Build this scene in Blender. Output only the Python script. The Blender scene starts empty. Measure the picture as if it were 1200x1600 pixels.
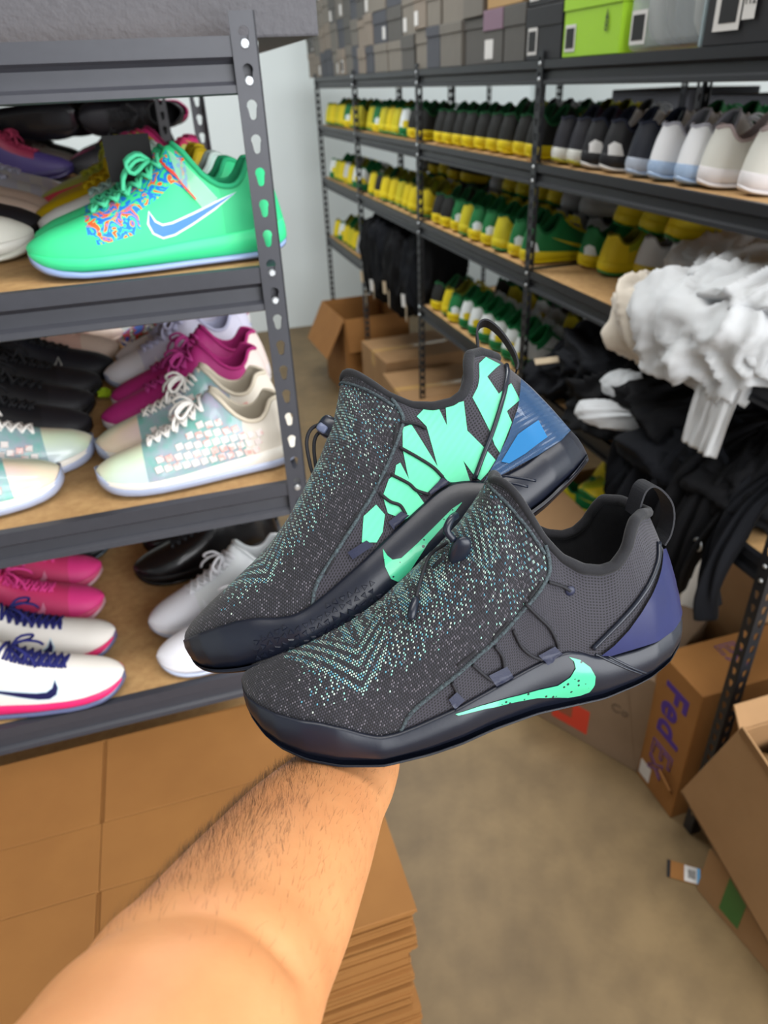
import bpy, bmesh, math, random
import numpy as np
from mathutils import Vector, Matrix, Euler
from mathutils.bvhtree import BVHTree
from mathutils.geometry import delaunay_2d_cdt

random.seed(7)
rng = np.random.default_rng(7)
SC = bpy.context.scene
COL = SC.collection

# ------------------------------------------------------------------ camera
# world: X along the near rack, Y down the aisle, Z up, floor at z = 0 (metres)
CAM_LOC = Vector((0.0, 0.0, 1.75))
CAM_ROT = Matrix(((0.95592031, 0.1840399, -0.22879177),
                  (-0.29094641, 0.48865415, -0.82253712),
                  (-0.0395796, 0.85284608, 0.52066018)))
cam_data = bpy.data.cameras.new('camera')
cam = bpy.data.objects.new('camera', cam_data)
COL.objects.link(cam)
cam.matrix_world = Matrix.Translation(CAM_LOC) @ CAM_ROT.to_4x4()
cam_data.sensor_fit = 'AUTO'
cam_data.sensor_width = 36.0
cam_data.lens = 36.0 * 1105.0 / 1600.0
cam_data.clip_start = 0.02
cam_data.dof.use_dof = True
cam_data.dof.focus_distance = 0.46
cam_data.dof.aperture_fstop = 8.5
SC.camera = cam

# ------------------------------------------------------------------ light
world = bpy.data.worlds.new('world')
SC.world = world
world.use_nodes = True
wn = world.node_tree.nodes
wn['Background'].inputs['Color'].default_value = (0.93, 0.97, 1.0, 1)
wn['Background'].inputs['Strength'].default_value = 0.30


def area_light(name, loc, target, sx, sy, power, color):
    ld = bpy.data.lights.new(name, 'AREA')
    ld.shape = 'RECTANGLE'
    ld.size, ld.size_y = sx, sy
    ld.energy = power
    ld.color = color
    lo = bpy.data.objects.new(name, ld)
    COL.objects.link(lo)
    lo.location = loc
    d = Vector(target) - Vector(loc)
    lo.rotation_euler = d.to_track_quat('-Z', 'Y').to_euler()
    return lo


# daylight through the open roller door behind the camera, and two ceiling strip lights
area_light('door_daylight', (1.5, -2.5, 2.1), (0.2, 1.6, 1.0), 3.4, 3.0, 235, (0.96, 0.98, 1.0))
area_light('strip_light_front', (0.45, 0.2, 3.55), (0.45, 0.35, 0), 2.4, 0.5, 42, (1.0, 0.98, 0.95))
area_light('strip_light_rear', (0.4, 3.1, 3.55), (0.4, 3.1, 0), 2.4, 0.5, 110, (0.95, 0.99, 1.0))

SC.view_settings.view_transform = 'Standard'
SC.view_settings.look = 'None'
SC.view_settings.exposure = 0.0
SC.view_settings.gamma = 1.0
SC.view_settings.use_curve_mapping = False
SC.cycles.max_bounces = 6
SC.cycles.diffuse_bounces = 3
SC.cycles.glossy_bounces = 3
SC.cycles.transmission_bounces = 5
SC.cycles.transparent_max_bounces = 6
SC.cycles.caustics_reflective = False
SC.cycles.caustics_refractive = False

# ------------------------------------------------------------------ helpers
def lin(c):
    """sRGB hex string or 0-255 triple -> linear rgba"""
    if isinstance(c, str):
        c = c.lstrip('#')
        c = tuple(int(c[i:i + 2], 16) for i in (0, 2, 4))
    out = []
    for v in c[:3]:
        v = v / 255.0
        out.append(v / 12.92 if v <= 0.04045 else ((v + 0.055) / 1.055) ** 2.4)
    return (*out, 1.0)


MATS = {}


def mat(name, color, rough=0.6, metal=0.0, spec=0.5, noise=None, bump=None, alpha=1.0, trans=0.0,
        coat=0.0, sheen=0.0, sss=0.0, ior=1.45, color2=None, nscale=8.0):
    """principled material; noise=(amount) mixes color2 in with object-space noise; bump=(scale,strength)"""
    if name in MATS:
        return MATS[name]
    m = bpy.data.materials.new(name)
    m.use_nodes = True
    nt = m.node_tree
    b = nt.nodes['Principled BSDF']
    b.inputs['Base Color'].default_value = lin(color)
    b.inputs['Roughness'].default_value = rough
    b.inputs['Metallic'].default_value = metal
    b.inputs['Specular IOR Level'].default_value = spec
    b.inputs['Alpha'].default_value = alpha
    b.inputs['Transmission Weight'].default_value = trans
    b.inputs['Coat Weight'].default_value = coat
    b.inputs['Sheen Weight'].default_value = sheen
    b.inputs['IOR'].default_value = ior
    if sss:
        b.inputs['Subsurface Weight'].default_value = sss
        b.inputs['Subsurface Radius'].default_value = (0.012, 0.005, 0.003)
        b.inputs['Subsurface Scale'].default_value = 0.6
    tc = None
    if noise or bump:
        tc = nt.nodes.new('ShaderNodeTexCoord')
    if noise:
        n = nt.nodes.new('ShaderNodeTexNoise')
        n.inputs['Scale'].default_value = nscale
        n.inputs['Detail'].default_value = 5
        n.inputs['Roughness'].default_value = 0.6
        nt.links.new(tc.outputs['Object'], n.inputs['Vector'])
        r = nt.nodes.new('ShaderNodeMapRange')
        r.inputs['From Min'].default_value = 0.35
        r.inputs['From Max'].default_value = 0.7
        r.inputs['To Max'].default_value = noise
        nt.links.new(n.outputs['Fac'], r.inputs['Value'])
        mx = nt.nodes.new('ShaderNodeMix')
        mx.data_type = 'RGBA'
        mx.inputs['A'].default_value = lin(color)
        mx.inputs['B'].default_value = lin(color2 or color)
        nt.links.new(r.outputs['Result'], mx.inputs['Factor'])
        nt.links.new(mx.outputs['Result'], b.inputs['Base Color'])
    if bump:
        n2 = nt.nodes.new('ShaderNodeTexNoise')
        n2.inputs['Scale'].default_value = bump[0]
        n2.inputs['Detail'].default_value = 4
        nt.links.new(tc.outputs['Object'], n2.inputs['Vector'])
        bp = nt.nodes.new('ShaderNodeBump')
        bp.inputs['Strength'].default_value = bump[1]
        bp.inputs['Distance'].default_value = bump[2] if len(bump) > 2 else 0.002
        nt.links.new(n2.outputs['Fac'], bp.inputs['Height'])
        nt.links.new(bp.outputs['Normal'], b.inputs['Normal'])
    MATS[name] = m
    return m


def link_obj(name, me, parent=None):
    o = bpy.data.objects.new(name, me)
    COL.objects.link(o)
    if parent is not None:
        o.parent = parent
    return o


def tag(o, label=None, cat=None, group=None, kind=None):
    if label:
        o['label'] = label
    if cat:
        o['category'] = cat
    if group:
        o['group'] = group
    if kind:
        o['kind'] = kind
    return o


def thing(name, label, cat, loc=(0, 0, 0), rz=0.0, group=None):
    o = bpy.data.objects.new(name, None)
    o.empty_display_size = 0.05
    COL.objects.link(o)
    o.location = loc
    o.rotation_euler = (0, 0, rz)
    return tag(o, label, cat, group)


def mk_mesh(name, verts, faces, mats, smooth=True, fmat=None):
    me = bpy.data.meshes.new(name)
    me.from_pydata([tuple(v) for v in verts], [], [tuple(f) for f in faces])
    if not isinstance(mats, (list, tuple)):
        mats = [mats]
    for m in mats:
        me.materials.append(m)
    if fmat is not None:
        me.polygons.foreach_set('material_index', np.asarray(fmat, dtype=np.int32))
    if smooth:
        me.polygons.foreach_set('use_smooth', np.ones(len(me.polygons), dtype=bool))
    me.validate()
    me.update()
    return me


def from_bm(name, bm, mats, smooth=False):
    me = bpy.data.meshes.new(name)
    bm.normal_update()
    bm.to_mesh(me)
    bm.free()
    if not isinstance(mats, (list, tuple)):
        mats = [mats]
    for m in mats:
        me.materials.append(m)
    if smooth:
        me.polygons.foreach_set('use_smooth', np.ones(len(me.polygons), dtype=bool))
    return me


def bm_box(bm, c, s, rot=None, mi=0):
    """box centred c with full size s"""
    r = bmesh.ops.create_cube(bm, size=1.0)
    M = Matrix.Translation(Vector(c)) @ (rot.to_4x4() if rot is not None else Matrix.Identity(4)) @ Matrix.Diagonal((*s, 1.0))
    bmesh.ops.transform(bm, matrix=M, verts=r['verts'])
    fs = {f for v in r['verts'] for f in v.link_faces}
    for f in fs:
        f.material_index = mi
    return r['verts']


def box_mesh(name, c, s, m, bevel=0.0, seg=2):
    bm = bmesh.new()
    bm_box(bm, c, s)
    if bevel:
        bmesh.ops.bevel(bm, geom=bm.edges[:], offset=bevel, segments=seg, affect='EDGES', profile=0.6)
    return from_bm(name, bm, m, smooth=False)


def box_obj(name, c, s, m, parent=None, bevel=0.0):
    return link_obj(name, box_mesh(name, c, s, m, bevel), parent)


def tube_mesh(name, pts, rad, m, ns=8, closed=False, cap=True, flat=None):
    """tube along pts; rad number or list; flat=(axis_vec, factor) squashes the section"""
    pts = [Vector(p) for p in pts]
    n = len(pts)
    rads = rad if isinstance(rad, (list, tuple, np.ndarray)) else [rad] * n
    verts, faces = [], []
    up = Vector((0.13, 0.27, 0.95)).normalized()
    for i, p in enumerate(pts):
        a = pts[(i - 1) % n] if (closed or i > 0) else pts[i]
        b = pts[(i + 1) % n] if (closed or i < n - 1) else pts[i]
        t = (b - a)
        if t.length < 1e-9:
            t = Vector((0, 0, 1))
        t.normalize()
        s = up - t * up.dot(t)
        if s.length < 1e-4:
            s = t.orthogonal()
        s.normalize()
        up = s
        q = t.cross(s)
        for k in range(ns):
            a_ = 2 * math.pi * k / ns
            off = s * math.cos(a_) * rads[i] + q * math.sin(a_) * rads[i]
            if flat is not None:
                ax = flat[0]
                off = off - ax * off.dot(ax) * (1 - flat[1])
            verts.append(p + off)
    m_ = n if closed else n - 1
    for i in range(m_):
        j = (i + 1) % n
        for k in range(ns):
            k2 = (k + 1) % ns
            faces.append((i * ns + k, i * ns + k2, j * ns + k2, j * ns + k))
    if cap and not closed:
        faces.append(tuple(range(ns))[::-1])
        faces.append(tuple((n - 1) * ns + k for k in range(ns)))
    return mk_mesh(name, verts, faces, m)


def smooth_path(pts, n=40):
    """Catmull-Rom through pts"""
    P = [np.array(p, float) for p in pts]
    P = [2 * P[0] - P[1]] + P + [2 * P[-1] - P[-2]]
    segs = len(P) - 3
    out = []
    for k in range(n):
        u = k / (n - 1) * segs
        i = min(int(u), segs - 1)
        t = u - i
        a, b, c, d = P[i:i + 4]
        out.append(0.5 * (2 * b + (c - a) * t + (2 * a - 5 * b + 4 * c - d) * t * t + (-a + 3 * b - 3 * c + d) * t ** 3))
    return out


def copy_tree(o, parent=None):
    c = o.copy()
    COL.objects.link(c)
    c.parent = parent
    for ch in o.children:
        copy_tree(ch, c)
    return c


def sstep(a, b, x):
    t = np.clip((np.asarray(x, float) - a) / (b - a), 0, 1)
    return t * t * (3 - 2 * t)


def inside(poly, x, y):
    c = False
    n = len(poly)
    j = n - 1
    for i in range(n):
        xi, yi = poly[i]
        xj, yj = poly[j]
        if (yi > y) != (yj > y) and x < (xj - xi) * (y - yi) / (yj - yi) + xi:
            c = not c
        j = i
    return c

# ------------------------------------------------------------------ the room
def floor_material():
    m = bpy.data.materials.new('stained_concrete')
    m.use_nodes = True
    nt = m.node_tree
    b = nt.nodes['Principled BSDF']
    b.inputs['Roughness'].default_value = 0.55
    tc = nt.nodes.new('ShaderNodeTexCoord')

    def noise(scale, detail, rough=.6):
        n = nt.nodes.new('ShaderNodeTexNoise')
        n.inputs['Scale'].default_value = scale
        n.inputs['Detail'].default_value = detail
        n.inputs['Roughness'].default_value = rough
        nt.links.new(tc.outputs['Object'], n.inputs['Vector'])
        return n.outputs['Fac']
    r = nt.nodes.new('ShaderNodeValToRGB')
    r.color_ramp.elements[0].position = .30
    r.color_ramp.elements[0].color = lin('#6a5639')
    r.color_ramp.elements[1].position = .72
    r.color_ramp.elements[1].color = lin('#87704d')
    nt.links.new(noise(2.2, 8), r.inputs['Fac'])
    mx = nt.nodes.new('ShaderNodeMix')
    mx.data_type = 'RGBA'
    mx.blend_type = 'MULTIPLY'
    mx.inputs['Factor'].default_value = .5
    r2 = nt.nodes.new('ShaderNodeValToRGB')
    r2.color_ramp.elements[0].position = .35
    r2.color_ramp.elements[0].color = (.62, .60, .58, 1)
    r2.color_ramp.elements[1].position = .6
    r2.color_ramp.elements[1].color = (1, 1, 1, 1)
    nt.links.new(noise(9, 6), r2.inputs['Fac'])
    nt.links.new(r.outputs['Color'], mx.inputs['A'])
    nt.links.new(r2.outputs['Color'], mx.inputs['B'])
    # a few oil drops
    v = nt.nodes.new('ShaderNodeTexVoronoi')
    v.inputs['Scale'].default_value = 11
    nt.links.new(tc.outputs['Object'], v.inputs['Vector'])
    sp = nt.nodes.new('ShaderNodeSeparateColor')
    nt.links.new(v.outputs['Color'], sp.inputs[0])
    mm = nt.nodes.new('ShaderNodeMath')
    mm.operation = 'MULTIPLY_ADD'
    mm.inputs[1].default_value = .9
    mm.inputs[2].default_value = -.80
    nt.links.new(sp.outputs[0], mm.inputs[0])
    lt = nt.nodes.new('ShaderNodeMath')
    lt.operation = 'LESS_THAN'
    nt.links.new(v.outputs['Distance'], lt.inputs[0])
    nt.links.new(mm.outputs[0], lt.inputs[1])
    mx2 = nt.nodes.new('ShaderNodeMix')
    mx2.data_type = 'RGBA'
    nt.links.new(lt.outputs[0], mx2.inputs['Factor'])
    nt.links.new(mx.outputs['Result'], mx2.inputs['A'])
    mx2.inputs['B'].default_value = lin('#4e4229')
    nt.links.new(mx2.outputs['Result'], b.inputs['Base Color'])
    bp = nt.nodes.new('ShaderNodeBump')
    bp.inputs['Strength'].default_value = .15
    bp.inputs['Distance'].default_value = .004
    nt.links.new(noise(40, 5), bp.inputs['Height'])
    nt.links.new(bp.outputs['Normal'], b.inputs['Normal'])
    return m


M_WALL = mat('white_painted_wall', '#e6edee', 0.85, noise=.25, color2='#dfe7e8', nscale=1.5, bump=(120, .06, .002))
M_CEIL = mat('white_ceiling', '#cfcfcc', 0.9, bump=(60, .05, .002))


def structure(name, c, s, m):
    o = box_obj(name, c, s, m)
    o['kind'] = 'structure'
    return o


structure('floor', (0.0, 1.4, -0.06), (6.4, 9.2, 0.12), floor_material())
structure('wall_far', (0.0, 5.95, 1.85), (6.4, 0.12, 3.7), M_WALL)
structure('wall_left', (-3.14, 1.4, 1.85), (0.12, 9.0, 3.7), M_WALL)
structure('wall_right', (3.06, 1.4, 1.85), (0.12, 9.0, 3.7), M_WALL)
structure('ceiling', (0.0, 1.4, 3.76), (6.4, 9.2, 0.12), M_CEIL)

# ------------------------------------------------------------------ shelving racks
M_STEEL = mat('dark_grey_powder_coat', '#393a41', 0.42, spec=.5, bump=(1200, .25, .0004), noise=.3, color2='#43444b', nscale=60)
M_STEEL_K = mat('black_powder_coat', '#1d1e22', 0.42, spec=.5, bump=(1200, .25, .0004))
M_ZINC = mat('zinc_rivet', '#d4d8dc', 0.28, metal=.85)
M_BOARD = mat('particle_board', '#c39c69', 0.8, noise=.8, color2='#a98153', nscale=55, bump=(300, .25, .0006))
HOLE_PITCH = 0.0363


def keyhole(cx, z, s=1.0):
    pts = []
    R, r, d = .0062 * s, .0040 * s, .0112 * s
    for k in range(9):          # round head
        a = math.radians(-35 + 250 * k / 8)
        pts.append((cx + R * math.cos(a), z + d + R * math.sin(a)))
    for k in range(5):          # narrow tail
        a = math.radians(180 + 180 * k / 4)
        pts.append((cx + r * math.cos(a), z + r * math.sin(a)))
    return pts[::-1]


def plate(bm, outer, holes, to3, nrm, thick):
    """flat plate with holes; to3 maps (u, v) to a point, extruded by -nrm*thick"""
    pts, edges = [], []
    for loop in [outer] + holes:
        b = len(pts)
        pts += [Vector(p) for p in loop]
        edges += [(b + i, b + (i + 1) % len(loop)) for i in range(len(loop))]
    V, E_, F, *_ = delaunay_2d_cdt(pts, edges, [], 1, 1e-6)
    keep = []
    for f in F:
        c = (V[f[0]] + V[f[1]] + V[f[2]]) / 3
        hit = any(abs(c[1] - h[0][1]) < .03 and inside(h, c[0], c[1]) for h in holes)
        if not hit:
            keep.append(f)
    F = keep
    front = [bm.verts.new(to3(v)) for v in V]
    back = [bm.verts.new(to3(v) - nrm * thick) for v in V]
    cnt = {}
    for f in F:
        f = list(f)
        for i in range(len(f)):
            e = (f[i], f[(i + 1) % len(f)])
            cnt[e] = 1
        bm.faces.new([front[i] for i in f])
        bm.faces.new([back[i] for i in f[::-1]])
    for (a, b) in cnt:
        if (b, a) not in cnt:
            bm.faces.new([front[b], front[a], back[a], back[b]])


def upright_mesh(name, h, m, top_tail, w=.030):
    """angle post: corner at the origin, one flange along +x (facing -y), one along +y (facing -x)"""
    bm = bmesh.new()
    holes = []
    k = 0
    while top_tail - k * HOLE_PITCH > .03:
        holes.append(top_tail - k * HOLE_PITCH)
        k += 1
    outer = [(0, 0), (w, 0), (w, h), (0, h)]
    plate(bm, outer, [keyhole(w * .5, z) for z in holes], lambda v: Vector((v[0], 0, v[1])), Vector((0, -1, 0)), .0022)
    plate(bm, outer, [keyhole(w * .55, z) for z in holes], lambda v: Vector((0, v[0], v[1])), Vector((-1, 0, 0)), .0022)
    bmesh.ops.recalc_face_normals(bm, faces=bm.faces[:])
    return from_bm(name, bm, m)


def beam_mesh(name, length, m):
    """stepped shelf beam along +x, front face towards -y, top at z = 0"""
    prof = [(.000, 0), (.000, -.020), (.005, -.023), (.010, -.027), (.0085, -.044), (.001, -.048), (.000, -.056), (.004, -.058), (.020, -.058), (.020, -.003), (.014, 0)]
    V, F = [], []
    for x in (0, length):
        V += [(x, y, z) for y, z in prof]
    n = len(prof)
    for i in range(n):
        F.append((i, (i + 1) % n, n + (i + 1) % n, n + i))
    F += [tuple(range(n))[::-1], tuple(range(n, 2 * n))]
    bm = bmesh.new()
    vs = [bm.verts.new(v) for v in V]
    for f in F:
        bm.faces.new([vs[i] for i in f])
    bmesh.ops.recalc_face_normals(bm, faces=bm.faces[:])
    return from_bm(name, bm, m)


def rivet_mesh():
    bm = bmesh.new()
    for r, z0, z1 in ((.0052, 0, .0016), (.0040, .0016, .0026)):
        r_ = bmesh.ops.create_cone(bm, cap_ends=True, segments=14, radius1=r, radius2=r * .82, depth=z1 - z0)
        bmesh.ops.translate(bm, verts=r_['verts'], vec=(0, 0, (z0 + z1) / 2))
    return from_bm('rivet', bm, M_ZINC, smooth=False)


ME_RIVET = rivet_mesh()


def rack(name, label, origin, ang, length, depth, height, shelves, m, top_tail, rows, group=None, posts=(0, 1), skip=()):
    """origin: front-left foot; local +x along the front, +y into the rack.
    shelves: z of each shelf's beam tops; rows: (x0, x1) spans of the bays; posts: list of x"""
    root = thing(name, label, 'shelving rack', origin, ang, group)
    up = upright_mesh('upright', height, m, top_tail)

    xs = sorted({v for r in rows for v in r})
    w = .030
    for i, x in enumerate(xs):
        last = i == len(xs) - 1
        for y, back in ((0, 0), (depth, 1)):
            o = link_obj('upright', up, root)
            o.location = (x, y, 0)
            o.scale = (-1 if last else 1, -1 if back else 1, 1)
    for (x0, x1) in rows:
        bme = beam_mesh('beam', x1 - x0 - .006, m)
        sme = beam_mesh('side_beam', depth - .03, m)
        deck = box_mesh('deck_board', ((x1 - x0) / 2, depth / 2, -.007), (x1 - x0 - .012, depth - .012, .012), M_BOARD)
        for si, z in enumerate(shelves):
            if (x0, si) in skip:
                continue
            o = link_obj('front_beam', bme, root)
            o.location = (x0 + .003, .0024, z)
            o = link_obj('rear_beam', bme, root)
            o.location = (x1 - .003, depth - .0024, z)
            o.rotation_euler = (0, 0, math.pi)
            for xx, rz in ((x0 + .0026, -math.pi / 2), (x1 - .0026, math.pi / 2)):
                o = link_obj('side_beam', sme, root)
                o.location = (xx, depth - .015 if rz < 0 else .015, z)
                o.rotation_euler = (0, 0, rz)
            o = link_obj('deck_board', deck, root)
            o.location = (x0, 0, z)
    for i, x in enumerate(xs):
        last = i == len(xs) - 1
        sgn = -1 if last else 1
        for z in shelves:
            for dz in (-.008, -.008 - HOLE_PITCH):
                o = link_obj('rivet', ME_RIVET, root)
                o.location = (x + sgn * w * .5, 0, z + dz)
                o.rotation_euler = (math.pi / 2, 0, 0)
                o = link_obj('rivet', ME_RIVET, root)
                o.location = (x, w * .55, z + dz)
                o.rotation_euler = (0, sgn * -math.pi / 2, 0)
    return root


NEAR_Z = [1.792 + .008 - HOLE_PITCH * k for k in (0, 7, 16, 26, 40)]
near_rack = rack('shelving_rack', 'dark grey steel rack packed with bright sneakers, grey box on top', (-1.684, .97, 0), 0, 1.83, .91, 1.823, NEAR_Z, M_STEEL, 1.792, [(0, 1.83)])
rear_rack = rack('shelving_rack', 'dark steel rack standing behind the grey rack of bright sneakers', (-1.75, 2.35, 0), 0, 1.83, .60, 1.823, NEAR_Z, M_STEEL_K, 1.792, [(0, 1.83)])

# the long run on the right: local x runs back along -Y from the far end
FAR_Z = [1.780, 1.530, 1.234, .880]
LONG_T = 1.780 - .008
bays_y = [4.92, 4.03, 3.05, 2.04, .893]
bx_ = [0] + [bays_y[0] - y for y in bays_y[1:]]
long_rack = rack('shelving_rack', 'long black steel rack of green and yellow sneakers with shoe boxes on top', (1.054, 4.92, 0), -math.pi / 2,
                 bx_[-1], .55, 1.80, FAR_Z, M_STEEL_K, LONG_T, [(bx_[i], bx_[i + 1]) for i in range(4)], skip={(bx_[1], 3)})
side_rack = rack('shelving_rack', 'black steel rack against the side wall behind the long rack', (2.05, 4.6, 0), -math.pi / 2, 3.7, .5, 1.80, [1.76, 1.45, 1.0, .5], M_STEEL_K, 1.752, [(0, 1.85), (1.85, 3.7)])

# ------------------------------------------------------------------ sneaker loft
# local frame of a shoe: x toe -> heel, y across (near side -y), z up
BASE = dict(
    w=[(.018, 0), (.0195, .010), (.023, .019), (.030, .029), (.040, .038), (.055, .0455), (.075, .0505), (.1, .053), (.15, .050), (.2, .043),
       (.25, .0375), (.28, .034), (.295, .0275), (.304, .0195), (.309, .012), (.3115, .005), (.312, 0)],
    bot=[(.018, .022), (.022, .016), (.03, .009), (.042, .003), (.056, -.002), (.073, -.006), (.1, -.009), (.13, -.008), (.15, -.005), (.17, -.001), (.2, .002),
         (.245, .001), (.27, .005), (.293, .012), (.312, .021)],
    mid=[(.018, .033), (.033, .031), (.05, .028), (.066, .0255), (.08, .021), (.09, .0160), (.1, .0125), (.11, .0125), (.123, .015), (.15, .022),
         (.172, .029), (.193, .0355), (.211, .0405), (.221, .0415), (.231, .038), (.24, .0325), (.25, .031), (.267, .0315), (.284, .035), (.312, .041)],
    top=[(.018, .034), (.021, .038), (.03, .0425), (.045, .0475), (.065, .0535), (.085, .060), (.1, .066), (.117, .0755), (.135, .0885),
         (.154, .103), (.171, .119), (.182, .133), (.189, .1435), (.194, .146), (.199, .141), (.205, .129), (.212, .113), (.222, .099),
         (.234, .0905), (.246, .0875), (.256, .089), (.267, .096), (.278, .106), (.287, .1125), (.30, .113), (.312, .108)],
    wc=[(.018, 0), (.1895, 0), (.192, .006), (.196, .014), (.201, .021), (.208, .027), (.218, .031), (.235, .0335), (.255, .0335), (.272, .0305), (.287, .0245),
        (.30, .0165), (.307, .010), (.311, .004), (.312, 0)],
    back=[(0, .006), (.012, .0015), (.022, 0), (.032, .0005), (.045, .003), (.06, .006), (.078, .0105), (.095, .0165), (.108, .0215), (.15, .025)],
    toe_skew=0.004, p1=0.58, p2=0.60)


def prof_fn(pts, sm=0.0):
    xs = np.array([p[0] for p in pts])
    ys = np.array([p[1] for p in pts])

    def fn(x):
        return np.interp(x, xs, ys)
    if not sm:
        return fn
    g = np.linspace(xs[0], xs[-1], 600)
    v = fn(g)
    k = max(1, int(sm / (g[1] - g[0])))
    ker = np.hanning(2 * k + 1)
    ker /= ker.sum()
    vp = np.r_[2 * v[0] - v[k:0:-1], v, 2 * v[-1] - v[-2:-k - 2:-1]]
    v2 = np.convolve(vp, ker, 'valid')
    return lambda x: np.interp(x, g, v2)


class Last:
    def __init__(self, d):
        self.d = d
        self.w = prof_fn(d['w'])
        self.bot = prof_fn(d['bot'], .008)
        self.mid = prof_fn(d['mid'], .006)
        self.top = prof_fn(d['top'], .0035)
        self.wc = prof_fn(d['wc'])
        self.back = prof_fn(d['back'], .006)
        self.x0, self.x1 = d['w'][0][0], d['w'][-1][0]

    def stations(self, n):
        t = np.linspace(0, 1, n)
        e = 0.5 - 0.5 * np.cos(np.pi * t)
        u = 0.45 * t + 0.55 * e
        return self.x0 + (self.x1 - self.x0) * u

    def shift(self, P):
        s = sstep(.24 / .312 * self.x1, self.x1, P[..., 0])
        P[..., 0] = P[..., 0] - self.back(P[..., 2]) * s
        ys = self.d['toe_skew'] * np.clip(1 - (P[..., 0] - self.x0) / .1, 0, 1) ** 2
        P[..., 1] = P[..., 1] + ys
        return P

    def upper(self, n, m, inset=0.0, tuck=.007):
        xs = self.stations(n)
        t = np.linspace(0, 1, m + 1)[None, :, None]
        out = []
        for side in (-1, 1):
            w = np.maximum(self.w(xs) * .955 - inset, 0)
            wc = np.maximum(self.wc(xs) - inset * .6, 0)
            zt = self.top(xs)
            z0 = self.mid(xs) - tuck
            h = np.maximum(zt - z0, .001)
            o = np.clip(self.wc(xs) / .018, 0, 1)
            P = np.zeros((4, n, 2))
            tall = sstep(.07, .15, h)
            P[0] = np.stack([w, z0], 1)
            P[1] = np.stack([w * (1.0 + .05 * o), z0 + h * (self.d['p1'] - .10 * tall)], 1)
            k2 = self.d['p2'] - .12 * tall
            y2 = k2 * w * (1 - o) + (wc + .30 * (w - wc)) * o
            z2 = zt * (1 - o) + (zt - .30 * h) * o
            P[2] = np.stack([y2, z2], 1)
            P[3] = np.stack([wc, zt], 1)
            B = ((1 - t) ** 3 * P[0][:, None] + 3 * (1 - t) ** 2 * t * P[1][:, None] + 3 * (1 - t) * t ** 2 * P[2][:, None] + t ** 3 * P[3][:, None])
            G = np.zeros((n, m + 1, 3))
            G[..., 0] = xs[:, None]
            G[..., 1] = side * B[..., 0]
            G[..., 2] = B[..., 1]
            out.append(self.shift(G))
        return xs, out

    def sole(self, n, lo=None, hi=None, grow=0.0, topclose=True):
        """closed band between two height profiles (default bottom .. mid line)"""
        lo = lo or self.bot
        hi = hi or self.mid
        xs = self.stations(n)
        w = self.w(xs)
        zb, zm = lo(xs), hi(xs)
        h = zm - zb
        g = grow
        ring = [(0 * w, zb), (.45 * w, zb), (.80 * w, zb + .0005), (.93 * w, zb + .003), (np.maximum(w + (.0012 + g) * np.minimum(1, w / .01), 0), zb + .35 * h),
                (np.maximum(w + (.0022 + g) * np.minimum(1, w / .01), 0), zb + .65 * h), (np.maximum(w + (.0006 + g) * np.minimum(1, w / .01), 0), zm - .0018),
                (w * .985, zm), (w * .94, zm - .001), (w * .86, zm - .009 if topclose else zm)]
        out = []
        for side in (-1, 1):
            G = np.zeros((n, len(ring), 3))
            for j, (y, z) in enumerate(ring):
                G[:, j, 0] = xs
                G[:, j, 1] = side * y
                G[:, j, 2] = z
            out.append(self.shift(G))
        return xs, out


def two_sided(xs, grids, merge_top=None, merge_bottom=None):
    """verts/faces for a pair of mirrored grids; merge_top / merge_bottom: bool per station sharing last / first column"""
    n, m1, _ = grids[0].shape
    verts, idx = [], []
    for s in (0, 1):
        I = np.zeros((n, m1), int)
        for i in range(n):
            for j in range(m1):
                if s == 1 and ((j == m1 - 1 and merge_top is not None and merge_top[i]) or (j == 0 and merge_bottom is not None and merge_bottom[i])):
                    I[i, j] = idx[0][i, j]
                    continue
                I[i, j] = len(verts)
                verts.append(tuple(grids[s][i, j]))
        idx.append(I)
    faces = []
    for s in (0, 1):
        I = idx[s]
        for i in range(n - 1):
            for j in range(m1 - 1):
                q = (I[i, j], I[i + 1, j], I[i + 1, j + 1], I[i, j + 1])
                if s == 1:
                    q = q[::-1]
                faces.append(q)
    return verts, faces, idx


def rim_points(grids, wcs):
    a = [grids[0][i, -1] for i in range(len(wcs)) if wcs[i] > .0005]
    b = [grids[1][i, -1] for i in range(len(wcs)) if wcs[i] > .0005]
    return a + b[::-1]


def densify(poly, res):
    out = []
    for i in range(len(poly)):
        a = np.array(poly[i], float)
        b = np.array(poly[(i + 1) % len(poly)], float)
        k = max(1, int(np.ceil(np.linalg.norm(b - a) / res)))
        for t in range(k):
            out.append(tuple(a + (b - a) * t / k))
    return out


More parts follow.
